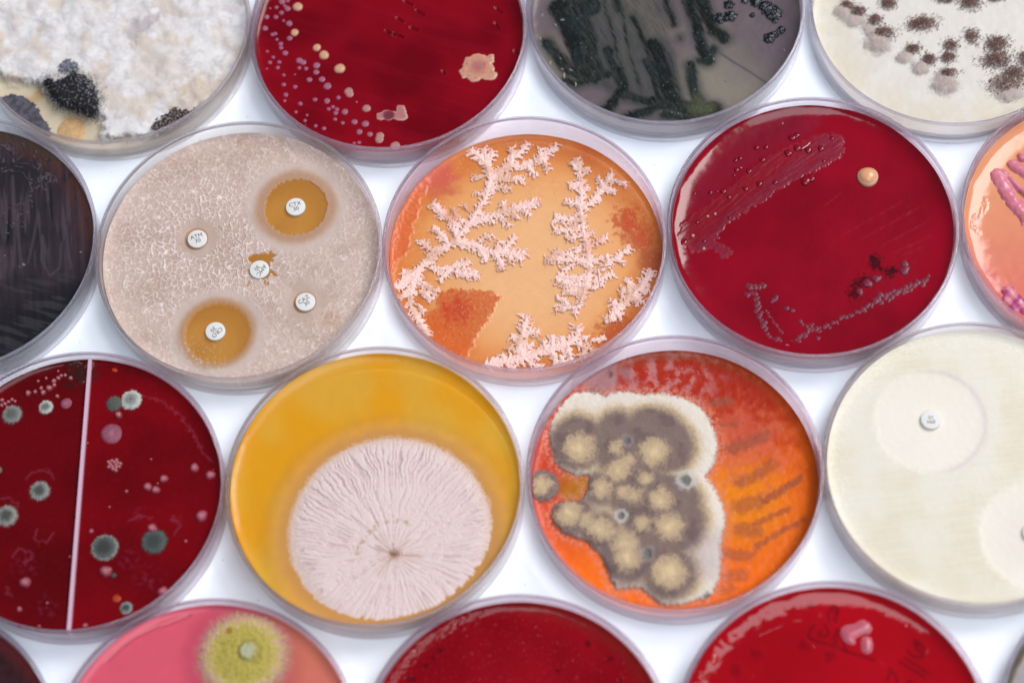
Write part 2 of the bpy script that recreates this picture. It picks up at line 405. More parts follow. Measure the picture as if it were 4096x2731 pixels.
def flakes(cent, size, cols, flat=.35):
    """many tiny chips joined: returns vertices, quads, colours."""
    n = len(cent); a = rng.rand(n) * 6.28; el = rng.uniform(.6, 1.8, n); s = size * rng.uniform(.6, 1.3, n)
    ux = np.stack([np.cos(a), np.sin(a), rng.uniform(-.5, .5, n)], 1) * (s * el)[:, None]
    uy = np.stack([-np.sin(a), np.cos(a), rng.uniform(-.4, .4, n)], 1) * (s * .6)[:, None]
    uz = np.array([0, 0, 1.0]) * (s * flat)[:, None]
    v = np.stack([cent - ux, cent - uy + uz, cent + ux, cent + uy + uz * .6], 1).reshape(-1, 3)
    b = np.arange(n) * 4
    f = np.stack([b, b + 1, b + 2, b + 3], 1)
    return v, f, np.repeat(cols, 4, axis=0)

M_MATTE = surf('matte_growth', soft=True, amp=.05, nscale=.8, bump=.35, bscale=3.0, dist=.25, grain=.12, gscale=4)
M_FUZZ = surf('fuzzy_mycelium', soft=True, amp=.03, nscale=.35, bump=.3, bscale=3.2, dist=.3, grain=.07, gscale=3.2, gcol=1.0)
M_COTTON = surf('cottony_mycelium', soft=True, amp=.04, nscale=.25, bump=.03, bscale=2.6, dist=.3, grain=.015, gscale=2.2, gcol=1.0, sss=.6)
M_WET = surf('moist_colony', amp=.05, nscale=1.0, bump=.05, bscale=2.0, ior=1.4)
M_SMEAR = surf('dull_smear', soft=True, amp=.06, nscale=1.0, bump=.12, bscale=3.0, ior=1.2)
M_GLOSSY = surf('wet_agar', amp=.05, nscale=.15, bump=.01, bscale=.5, ior=1.42)
M_BLOOD = surf('blood_agar', amp=.05, nscale=.15, bump=.02, bscale=.5, ior=1.32)
M_AGAR = surf('opaque_agar', amp=.03, nscale=.12, bump=.03, bscale=.8, ior=1.34)
M_CLEAR = surf('translucent_agar', amp=.02, nscale=.15, bump=.02, bscale=.6, clear=True, tint=(.95, .62, .22), ior=1.34)
def base(c, X): return np.broadcast_to(np.asarray(c, float), X.shape + (3,)).copy()
def zone(k, x, y, r, X, Y, ry=None):
    """distance field (in radii) of a round mark read at crop position x, y."""
    p = lp(k, x, y); q = r * mm(k); return np.hypot(X - p[0], Y - p[1]) / q

# ================= A1: white cottony mould with black patches
def build_A1():
    k = 'A1'
    root = dish(k, 'dish filled with cottony white mould and a large black sooty patch')
    def fn(X, Y):
        c = base(S(222, 205, 176, .92), X)
        c = mixc(c, S(206, 172, 128, .9), ss(0, .5, fbm(X, Y, .07, 3, 3)))
        return dict(col=c, rough=.45)
    ag = agar(k, root, fn, M_AGAR, nr=40, nth=260)
    edge = lps(k, [(-400, 560), (-100, 640), (0, 760), (150, 790), (290, 800), (370, 850), (450, 960), (600, 1020), (740, 1060), (850, 1080), (860, 1180), (830, 1300), (1400, 1300), (2400, 800), (2600, -500), (1000, -1600), (-800, -1000)])
    def white(X, Y):
        d = -sdpoly(edge, X, Y) + 1.6 * fbm(X, Y, .35, 3, 11)
        n = fbm(X, Y, .075, 3, 5); n2 = fbm(X, Y, .2, 4, 8); n3 = fbm(X + 3 * n, Y + 3 * n, .45, 3, 9)
        fib = fbm((X * .6 + Y * .8 + 4 * n2) * .42, (X * .8 - Y * .6) * .16, 1, 4, 14)
        h = np.minimum(d * .35, 1) * (3.0 + 1.1 * n + .3 * n2 + .05 * n3)
        h = np.where(d < -.3, -1, h)
        c = mixc(base(S(236, 230, 228), X), S(206, 194, 190), ss(.0, .7, n2 + .2 * n3) * .5)
        c = mixc(c, S(246, 243, 242), .7 * ss(.0, .6, fib + .3 * n3)); c = mixc(c, S(204, 192, 194), .4 * ss(.1, .6, -fib - .2 * n3))
        c = mixc(c, S(222, 200, 178), .55 * ss(.0, .5, fbm(X, Y, .09, 3, 31)))
        dk = lps(k, [(1120, 180), (1160, 160), (1300, 130), (1400, 110), (1420, 190), (1330, 260), (1230, 320), (1150, 400), (1090, 300)], 3)
        e = -sdpoly(dk, X, Y) + 1.5 * n3; c = mixc(c, S(196, 182, 184), .8 * ss(-.8, 1.8, e)); h = h - .8 * ss(-1.5, 2.5, e)
        lo = zone(k, 1400, 640, 330, X, Y); c = mixc(c, S(220, 198, 182), .5 * ss(1, .2, lo))
        lo = zone(k, 1750, 900, 330, X, Y); c = mixc(c, S(206, 180, 152), .6 * ss(1, .2, lo + .4 * n3))
        bl = zone(k, 2000, 1200, 330, X, Y)
        c = mixc(c, S(84, 104, 120), .85 * ss(1.05, .5, bl + .5 * n3))
        return h, c, .95, .95 * ss(4.5, .0, d + 1.2 * n3)
    R = D[k][2]
    patch('white_mycelium', k, ag, white, (-R, -R, R, R), .3, M_COTTON)
    blk = lps(k, [(360, 730), (420, 700), (520, 710), (620, 660), (700, 650), (800, 690), (870, 780), (900, 880), (890, 980), (860, 1090), (760, 1040), (620, 1000), (500, 960), (430, 860)], 2.5)
    def black(X, Y):
        d = -sdpoly(blk, X, Y); n = fbm(X, Y, .9, 4, 21); n2 = noise(X * 3.2, Y * 3.2, 6)
        dd = d + 1.5 * n
        h = np.where(dd > 0, 2.9 + np.minimum(dd, 3) * .55 + .3 * n2, -1)
        right = ss(-3, 9, X - lp(k, 700, 800)[0] + (Y - lp(k, 700, 800)[1]) * .5)
        hair = ss(.02, .5, fbm(X * 1.0, Y * 1.0, 1.3, 4, 25) + .55 * right - .2)
        c = mixc(base(S(22, 19, 22), X), S(150, 150, 158), hair * .75)
        return h, c, .85, .9 * ss(1.0, 0, dd)
    b = patch('black_mould', k, ag, black, bb(blk, 2), .28, M_FUZZ, label='sooty black patch of mould with pale hairs')
    blue = lps(k, [(520, 600), (560, 550), (630, 540), (690, 570), (720, 620), (690, 660), (600, 670), (530, 650)], 2.5)
    patch('blue_grey_mould', k, ag, lambda X, Y: (np.where(-sdpoly(blue, X, Y) + .9 * noise(X, Y, 2) > 0, 3.6 + .4 * fbm(X, Y, 1.2, 3, 2), -1),
          mixc(base(S(88, 90, 104), X), S(170, 170, 178), ss(0, .4, fbm(X, Y, 1.5, 3, 5))), .9), bb(blue, 1), .3, M_FUZZ)
    gr = lps(k, [(-60, 900), (0, 860), (100, 835), (200, 850), (290, 910), (350, 960), (380, 1050), (440, 1110), (470, 1190), (440, 1300), (300, 1300), (0, 1200), (-100, 1000)])
    patch('grey_mould', k, ag, lambda X, Y: ((-sdpoly(gr, X, Y) + .8 * noise(X, Y, 4)).clip(-.5, 1.2) * .9 + .15 * noise(X * 3, Y * 3, 1),
          mixc(base(S(96, 94, 104), X), S(70, 66, 74), ss(-.3, .4, fbm(X, Y, .5, 3, 4))), .9), bb(gr, 1), .4, M_FUZZ)
    p = lp(k, 635, 1165)
    dm = dome_mesh('tan_colony', [S(206, 166, 118)] * 2 + [S(202, 160, 112), S(214, 176, 132)], M_MATTE, .12, 40, 10, .3, .8, .02)
    put('tan_colony', dm, ag, p[0], p[1], 135 * mm(k), 0)
    rb = lps(k, [(1330, 1190), (1430, 1100), (1520, 1030), (1610, 1015), (1680, 1040), (1790, 1000), (1900, 1000), (1700, 1150), (1500, 1260)])
    patch('black_mould', k, ag, lambda X, Y: (np.where(-sdpoly(rb, X, Y) + 1.4 * noise(X * .8, Y * .8, 4) > 0, 4.2 + .5 * noise(X * 2, Y * 2, 1), -1),
          mixc(base(S(34, 28, 32), X), S(150, 130, 125), ss(-.1, .45, fbm(X, Y, 1.4, 3, 4))), .9), bb(rb, 1), .3, M_FUZZ)
    # loose black spore heads around the patch
    n = 1500; t = rng.rand(n); pts = np.array(blk); i = rng.randint(0, len(pts), n)
    q = pts[i] * (1 - t)[:, None] + pts[(i + 1) % len(pts)] * t[:, None] + rng.randn(n, 2) * 1.05
    z = 3.2 + rng.rand(n) * .9
    v, f, c = flakes(np.column_stack([q, z]), .14, np.tile(S(20, 16, 16), (n, 1)))
    o = link('spore_heads', mesh_np('spore_heads', v, f, c, .8, mat=M_MATTE, smooth=False), ag); o['kind'] = 'stuff'

# ================= blood agar colours
def blood_fn(k, c0=(112, 0, 16), c1=(140, 4, 22), seed=1, extra=None):
    def fn(X, Y):
        n = fbm(X, Y, .03, 3, seed)
        c = mixc(base(S(*c0), X), S(*c1), ss(-.5, .5, n))
        d = dict(col=c, rough=.16 + 0 * X, h=.03 * fbm(X, Y, .25, 3, seed + 4))
        if extra: extra(X, Y, d)
        return d
    return fn

# ================= A2: blood agar, pink and cream round colonies
def build_A2():
    k = 'A2'
    root = dish(k, 'dark red agar dish dotted with small pink and cream colonies along its left side')
    slits = [((1298, 15), (1352, 42)), ((1390, 88), (1450, 122)), ((1235, 150), (1280, 178)), ((1345, 228), (1400, 245)), ((1145, 255), (1200, 285)), ((1205, 275), (1280, 302)), ((2035, 70), (2080, 105)), ((2030, 190), (2055, 238)), ((2185, 415), (2215, 450)), ((1605, 580), (1615, 600))]
    def ex(X, Y, d):
        for a, b in slits:
            s, _ = sdline(lps(k, [a, b]), X, Y); g = np.exp(-(s / .34) ** 2)
            d['h'] -= .5 * g; d['h'] += .10 * np.exp(-((s - .8) / .3) ** 2); d['col'] = mixc(d['col'], S(84, 0, 12), .5 * g)
        d['col'] = mixc(d['col'], S(150, 16, 40), .15 * ss(.1, .5, fbm(X * .4 + Y * .8, Y * .1 - X * .05, .35, 3, 9)))
    ag = agar(k, root, blood_fn(k, seed=3, extra=ex), M_BLOOD, nr=150, nth=640)
    pk = [dome_mesh('pink_colony', [S(176, 112, 132), S(172, 106, 128), S(160, 92, 116), S(166, 98, 122), S(132, 44, 70)], M_WET, .22, 20, 6, .45, .3, .05, s) for s in range(4)]
    sm = [dome_mesh('pink_colony', [S(178, 104, 130), S(170, 94, 122), S(150, 72, 100), S(134, 52, 84)], M_WET, .25, 16, 4, .4, .3, .05, s) for s in range(3)]
    gy = [dome_mesh('greyish_colony', [S(196, 142, 134), S(186, 130, 128), S(184, 128, 124), S(176, 118, 116), S(190, 132, 124)], M_WET, .24, 26, 6, .5, .3, .05, s) for s in range(2)]
    cr = [dome_mesh('cream_colony', [S(212, 160, 128), S(216, 166, 130), S(214, 162, 128), S(206, 150, 124), S(210, 158, 134)], M_WET, .34, 28, 6, .45, .28, .05, s) for s in range(3)]
    P = [(300, 15, 30), (345, 8, 20), (255, 62, 20), (345, 72, 28), (322, 50, 18), (295, 105, 24), (172, 140, 28), (250, 140, 24), (130, 170, 16), (312, 170, 14), (358, 192, 30), (162, 232, 28), (222, 282, 20), (245, 275, 20), (258, 322, 17), (362, 312, 26), (288, 358, 24), (292, 390, 22), (180, 418, 15), (326, 432, 26), (228, 466, 18), (202, 508, 21), (277, 505, 21), (176, 560, 14), (265, 550, 21), (440, 492, 30), (472, 508, 28), (440, 552, 20), (494, 558, 22), (580, 533, 33), (577, 587, 27), (404, 605, 9), (314, 610, 17), (522, 648, 26), (624, 645, 30), (314, 688, 22), (406, 706, 22), (668, 700, 36), (330, 770, 24), (322, 820, 17), (567, 809, 23), (448, 842, 23), (665, 820, 28), (757, 793, 23), (308, 893, 21), (413, 910, 18), (503, 935, 14), (712, 868, 20), (678, 885, 20), (745, 888, 22), (735, 918, 24), (810, 908, 30), (730, 968, 20), (486, 980, 19), (486, 1020, 22), (573, 1022, 19), (640, 1043, 22), (792, 998, 20), (888, 990, 28), (976, 1006, 33), (928, 1070, 28), (1013, 1090, 26), (672, 1125, 18), (758, 1155, 16), (885, 1163, 17), (925, 1158, 20), (200, 70, 16), (150, 40, 18), (205, 20, 14), (905, 828, 11)]
    s = mm(k)
    for i, (x, y, r) in enumerate(P):
        p = lp(k, x, y)
        if math.hypot(*p) > D[k][2] - 2.2: continue
        put('pink_colony', (pk[i % 4] if r > 24 else sm[i % 3]), ag, p[0], p[1], r * s)
    for x, y, r in [(1095, 1102, 36), (1088, 1132, 38), (1218, 1185, 44), (985, 880, 37), (840, 742, 38), (850, 765, 34)]:
        p = lp(k, x, y); put('greyish_colony', gy[x % 2], ag, p[0], p[1], r * s)
    for x, y, r in [(427, 57, 44), (402, 266, 36), (582, 388, 36), (640, 448, 44), (768, 558, 48)]:
        p = lp(k, x, y); put('cream_colony', cr[x % 3], ag, p[0], p[1], r * s)
    big = lps(k, [(1732, 580), (1760, 555), (1765, 520), (1780, 495), (1785, 470), (1830, 460), (1860, 438), (1900, 436), (1960, 455), (2000, 438), (2018, 450), (2025, 500), (2005, 520), (2025, 550), (2025, 580), (2052, 600), (2035, 640), (1990, 655), (1915, 645), (1880, 668), (1830, 665), (1800, 635), (1765, 635)])
    def bigf(X, Y):
        d = -sdpoly(big, X, Y) + .25 * noise(X * .9, Y * .9, 3); n = fbm(X, Y, .35, 3, 4)
        h = np.where(d > 0, .42 * (1 - np.exp(-np.maximum(d, 0) / .35)), d)
        h = h + .06 * n
        c = mixc(base(S(206, 150, 124), X), S(170, 100, 108), ss(.6, .1, zone(k, 1890, 545, 160, X, Y)) * .8)
        c = mixc(c, S(200, 92, 82), .8 * ss(.3, .6, fbm(X, Y, .9, 2, 8))); c = mixc(c, S(214, 160, 138), ss(1.1, .3, d))
        return h, c, .3
    patch('cream_colony', k, ag, bigf, bb(big, .6), .16, M_WET, label='large ragged beige colony')
    z2 = lps(k, [(1062, 945), (1072, 918), (1105, 912), (1120, 898), (1150, 892), (1200, 902), (1225, 905), (1228, 865), (1250, 852), (1290, 856), (1305, 890), (1322, 955), (1300, 978), (1250, 980), (1200, 968), (1165, 982), (1130, 972), (1100, 978), (1070, 968)])
    def z2f(X, Y):
        d = -sdpoly(z2, X, Y) + .15 * noise(X * 1.2, Y * 1.2, 3)
        hole = zone(k, 1165, 938, 60, X, Y * 1 + 0)
        h = np.where(d > 0, .35 * (1 - np.exp(-np.maximum(d, 0) / .3)), d) - .15 * ss(1, .3, hole)
        c = mixc(base(S(184, 118, 118), X), S(204, 150, 138), ss(.9, .2, d)); c = mixc(c, S(110, 30, 50), ss(1, .55, hole) * .9)
        return h, c, .3
    patch('greyish_colony', k, ag, z2f, bb(z2, .5), .16, M_WET, label='boot shaped pinkish grey colony with a dark centre')

# ================= A3: grey agar, dark green streaks
def build_A3():
    k = 'A3'
    root = dish(k, 'grey agar dish with wide blackish green streaks and small glossy black lumps')
    s = mm(k)
    T = [([(380, 100), (500, 100), (600, 60)], 70, 0), ([(350, 60), (420, 200), (480, 330), (520, 470)], 70, 1), ([(470, 20), (540, 300), (560, 480), (620, 560)], 80, 0), ([(255, 340), (320, 430), (400, 520), (430, 560)], 46, 0),
         ([(450, 560), (540, 600), (620, 610), (690, 575)], 50, 0), ([(400, 640), (480, 670), (560, 640)], 30, 0), ([(560, -50), (610, 300), (650, 460), (685, 560)], 9, 0), ([(690, -20), (740, 160), (780, 300), (800, 430), (870, 640), (900, 760)], 14, 1),
         ([(720, 380), (780, 540), (830, 680), (860, 770)], 34, 0), ([(800, -20), (860, 200), (900, 420), (940, 560), (1000, 750)], 12, 0), ([(790, 0), (820, 80)], 30, 0),
         ([(920, 130), (960, 210), (1000, 310), (1060, 460), (1110, 560)], 22, 1), ([(1080, 350), (1130, 430), (1160, 520), (1200, 700), (1240, 800)], 52, 1), ([(1020, 480), (1090, 600), (1140, 760)], 30, 0),
         ([(800, 560), (850, 700), (800, 760), (740, 850), (700, 870)], 40, 1), ([(850, 740), (960, 780), (1020, 790)], 40, 0), ([(860, 925), (960, 900), (1060, 870), (1150, 830)], 38, 1),
         ([(1100, 800), (1250, 830), (1380, 850), (1560, 860)], 58, 0), ([(1160, 900), (1300, 925), (1450, 920)], 32, 0), ([(1370, 520), (1390, 640), (1410, 730), (1470, 830)], 40, 0),
         ([(1210, 430), (1235, 540), (1275, 690), (1290, 770)], 10, 0), ([(1170, -40), (1210, 90), (1248, 190)], 26, 1), ([(1350, -40), (1400, 130), (1450, 290), (1510, 480)], 44, 1), ([(1440, -40), (1510, 130), (1560, 240), (1640, 300)], 46, 1),
         ([(1440, 480), (1500, 490), (1560, 380)], 34, 0), ([(1290, 290), (1296, 310)], 9, 1)]
    def fn(X, Y):
        n = fbm(X, Y, .05, 3, 5)
        c = mixc(base(S(106, 91, 96), X), S(122, 110, 102), ss(-.2, .5, n))
        c = mixc(c, S(136, 128, 114), .8 * ss(1.3, .2, zone(k, 1650, 620, 420, X, Y)))
        c = mixc(c, S(96, 82, 92), .7 * ss(1.4, .3, zone(k, 2050, 350, 420, X, Y)))
        # grey film between the streaks
        film = lps(k, [(420, -150), (1150, -150), (1250, 250), (1400, 850), (1000, 900), (480, 660), (430, 300)])
        d = -sdpoly(film, X, Y); st = fbm((X * .93 + Y * .37) * 2.4, (Y * .93 - X * .37) * .12, 1, 3, 9)
        c = mixc(c, S(54, 60, 58), ss(0, 4, d) * (.55 + .45 * ss(-.3, .4, st)) * (.75 + .25 * ss(lp(k, 900, 300)[0], lp(k, 500, 300)[0], X)))
        bl = np.full(X.shape, 99.0)
        for p_, w_, g_ in T:
            q_, _ = sdline(lps(k, p_), X, Y); bl = np.minimum(bl, q_ - w_ * s)
        c = mixc(c, S(66, 68, 66), .75 * ss(3.2, -.5, bl))
        l, _ = sdline(lps(k, [(1580, 400), (1700, 480), (1850, 570), (1990, 665)]), X, Y)
        c = mixc(c, S(80, 72, 84), .8 * ss(.7, .1, l))
        return dict(col=c, rough=.3 + 0 * X, h=.05 * fbm(X, Y, .4, 3, 2))
    ag = agar(k, root, fn, M_AGAR, nr=130, nth=640)
    L = [(lps(k, p), w * s, g) for p, w, g in T]
    def dark(X, Y):
        best = np.full(X.shape, -9.0); gl = np.zeros(X.shape)
        n = fbm(X, Y, 1.1, 4, 3); wx = X + .6 * fbm(X, Y, .12, 2, 15); wy = Y + .6 * fbm(X, Y, .12, 2, 16)
        for p, w, g in L:
            d, _ = sdline(p, wx, wy); v = (w * 1.3 + .2 - d); m = v > best; best = np.where(m, v, best); gl = np.where(m, g, gl)
        al = X * .93 + Y * .37; ac = Y * .93 - X * .37
        st = fbm(al * 1.7, ac * .22, 1, 4, 19); e = best + .45 * st + .18 * n
        wr = np.clip(1 - np.abs(noise(X * .8 + .6 * n, Y * .5, 12)) * 5, -1, 1)
        h = np.where(e > -.1, .05 + .16 * (1 - np.exp(-np.maximum(e + .1, 0) / 1.4)) + (.05 * wr + .05 * n * gl) * ss(0, .8, e), e)
        c = mixc(base(S(52, 56, 52), X), S(20, 25, 25), ss(-.5, .35, st + .5 * gl - .3 + .2 * ss(0, 1.5, e)))
        c = mixc(c, S(34, 48, 52), .5 * ss(.15, .5, fbm(X, Y, .12, 2, 6))); c = mixc(c, S(94, 90, 86), ss(.8, -.1, e))
        c = mixc(c, S(92, 94, 66), .55 * ss(1, .3, zone(k, 1470, 830, 170, X, Y)))
        spark = noise(X * 2.6, Y * 2.6, 61); c = mixc(c, S(150, 156, 150), .6 * ss(.68, .8, spark) * ss(0, .5, e))
        return h, c, .5 + .2 * n, .97 * ss(2.2, -.1, e + .5 * st)
    R = D[k][2]
    patch('green_black_streaks', k, ag, dark, (-R, -R, R, R), .3, M_SMEAR)
    cl = [(1675, 40, 42), (1600, 140, 40), (1650, 150, 30), (1695, 130, 48), (1862, 122, 24), (1985, 70, 60), (2030, 110, 66), (1950, 50, 40), (2035, 160, 30), (1890, 12, 50), (1800, 10, 26), (2000, 300, 48), (2035, 275, 34), (2088, 240, 36), (1610, 175, 20)]
    for i, (x, y, r) in enumerate(cl):
        p = lp(k, x, y); r2 = r * s * 1.08
        def lump(X, Y, p=p, r2=r2, i=i):
            n = fbm(X, Y, .9, 3, 40 + i); q = np.hypot(X - p[0], Y - p[1]) / r2 + .35 * n
            h = 1.0 * np.sqrt(np.clip(1 - q * q, 0, 1)) * min(1, r2 / 1.5) + .22 * noise(X * 2.4, Y * 2.4, i) * (q < 1) - .3 * (q > 1)
            return h, mixc(base(S(18, 22, 30), X), S(40, 48, 58), ss(.1, .5, n)), .22
        patch('black_colony', k, ag, lump, (p[0] - r2 * 1.4, p[1] - r2 * 1.4, p[0] + r2 * 1.4, p[1] + r2 * 1.4), .2, M_WET)
    # pale crystals, each its own little bent grain
    t = np.linspace(-1, 1, 9); gm = []
    for b in (.15, .5, -.4):
        co, fa = [], []
        for i, q in enumerate(t):
            w = .24 * math.sqrt(max(0, 1 - q * q)) + .02
            for a in range(6): co.append((q, b * (q * q - .4) * .6 + w * math.cos(a * math.pi / 3), w * math.sin(a * math.pi / 3) + .12))
            if i: fa += [((i - 1) * 6 + a, (i - 1) * 6 + (a + 1) % 6, i * 6 + (a + 1) % 6, i * 6 + a) for a in range(6)]
        gm.append(mesh_np('pale_grain', co, fa, S(168, 166, 150), .4, mat=M_WET))
    for i, (x, y, r, a) in enumerate([(215, 118, 16, 60), (372, 156, 20, 170), (315, 195, 20, -60), (198, 300, 15, 60), (172, 331, 12, 175), (160, 150, 12, 140), (277, 492, 22, 70), (370, 541, 16, 165), (387, 592, 28, 75), (435, 546, 18, -55), (475, 660, 22, 80), (390, 655, 16, 20), (357, 457, 13, -70), (1657, 630, 14, -80), (2110, 390, 14, -70), (2140, 435, 13, 65), (1715, 745, 8, 10), (1556, 462, 14, -85), (1280, 885, 9, 70), (1145, 872, 8, 60), (1410, 700, 9, 60), (1230, 880, 8, 80)]):
        p = lp(k, x, y, .4); o = put('pale_grain', gm[i % 3], ag, p[0], p[1], r * s * .95, math.radians(a) + ROLL); o.location.z = .12

# ================= A4: cream agar, tufts of brown flecks
def build_A4():
    k = 'A4'
    root = dish(k, 'cream agar dish with scattered tufts of dark brown flecked mould')
    s = mm(k)
    def fn(X, Y):
        c = mixc(base(S(228, 220, 210, .95), X), S(224, 210, 186, .95), ss(24, 43, np.hypot(X, Y)) * .8)
        n = fbm(X, Y, .08, 3, 3); c = mixc(c, S(230, 225, 220, .97), .6 * ss(-.2, .6, n))
        spk = noise(X * 2.2, Y * 2.2, 7); c = mixc(c, S(205, 195, 175), .5 * ss(.45, .6, spk) * ss(30, 40, np.hypot(X, Y)))
        return dict(col=c, rough=.4 + 0 * X, h=.05 * fbm(X, Y, .4, 2, 5))
    ag = agar(k, root, fn, M_AGAR, nr=110, nth=420)
    # x, y, rx, ry, height, brownness, flecks, fleck offset y, fleck spread
    TU = [(430, 130, 120, 110, 1.6, .25, 0, 0, 0), (475, 60, 75, 55, 1.3, .7, 260, 0, 1), (590, 120, 85, 60, 1.4, .7, 300, 0, 1), (560, 220, 150, 90, 1.3, .2, 0, 0, 0), (755, 212, 78, 62, 1.3, .75, 300, 0, 1),
          (700, 300, 110, 80, 1.0, .2, 0, 0, 0), (785, 440, 190, 155, 1.7, .35, 0, 0, 0), (850, 340, 125, 75, 1.9, .75, 480, 0, 1), (890, 40, 85, 62, 1.3, .95, 420, 0, 1), (1230, 245, 155, 78, 1.5, .9, 800, 0, 1), (1480, -5, 110, 50, 1.3, .8, 260, 0, 1),
          (1725, 20, 120, 90, 2.0, .85, 650, 0, 1), (1990, -10, 90, 40, 1.2, .6, 180, 0, 1), (1735, 370, 86, 95, .9, .35, 330, 0, 1), (1525, 460, 88, 64, 1.0, .45, 300, 0, 1), (1500, 585, 90, 62, 1.0, .45, 330, 0, 1),
          (1145, 500, 88, 56, 1.4, .7, 300, 0, 1), (1055, 590, 120, 90, 1.4, .2, 0, 0, 0), (1305, 610, 78, 64, 1.5, .8, 330, 0, 1), (1215, 690, 130, 100, 1.6, .2, 0, 0, 0), (1500, 745, 110, 50, 1.9, .55, 320, 0, 1), (1465, 860, 190, 145, 1.7, .35, 0, 0, 0),
          (1985, 450, 130, 85, 1.6, .5, 700, 0, 1), (1985, 610, 165, 90, 1.6, .55, 900, 0, 1), (2170, 740, 110, 80, 1.6, .7, 500, 0, 1), (2090, 850, 200, 130, 1.8, .45, 900, 0, 1), (2130, 960, 200, 100, 1.6, .25, 0, 0, 0), (2300, 600, 120, 100, 1.4, .7, 400, 0, 1)]
    for i, (x, y, rx, ry, ht, br, nf, oy, sp) in enumerate(TU):
        p = lp(k, x, y); a = rx * s; b = ry * s / .88
        if math.hypot(*p) > D[k][2] - 2: continue
        def tuft(X, Y, p=p, a=a, b=b, ht=ht, br=br, i=i):
            n = fbm(X, Y, .5, 4, 60 + i); q = np.hypot((X - p[0]) / a, (Y - p[1]) / b) + .2 * n
            h = ht * np.clip(1 - q, -.5, 1) * 1.0; h = np.where(q < 1, np.minimum(h, ht * .8) + .14 * noise(X * 2.6, Y * 2.6, i) * ss(1, .6, q), (1 - q) * ht)
            pale = base(S(228, 220, 210, .95), X); fz = fbm(X, Y, 1.5, 3, 90 + i)
            c = mixc(pale, S(188, 168, 162), ss(1.0, .3, q + .25 * fz) * (.7 + br * .3)); c = mixc(c, S(138, 110, 102), br * ss(.8, .1, q + .5 * n + .3 * fz))
            return h, c, .9, .97 * ss(.35, .95, q + .2 * fz)
        o = patch('mould_tuft', k, ag, tuft, (p[0] - a * 1.4, p[1] - b * 1.4, p[0] + a * 1.4, p[1] + b * 1.4), .3, M_FUZZ)
        if nf and o:
            g = rng.randn(nf, 2) * .52; g = g[np.hypot(g[:, 0], g[:, 1]) < 1.55]
            q = np.hypot(g[:, 0], g[:, 1]); z = ht * .85 * np.clip(1 - q, 0, 1) + .12 + rng.rand(len(g)) * .5
            cen = np.column_stack([p[0] + g[:, 0] * a, p[1] + g[:, 1] * b, z])
            v, f, c = flakes(cen, .21, S(118, 86, 78) * rng.uniform(.6, 1.25, (len(cen), 1)))
            f_ = link('spore_flecks', mesh_np('spore_flecks', v, f, c, .8, mat=M_MATTE, smooth=False), ag); f_['kind'] = 'stuff'

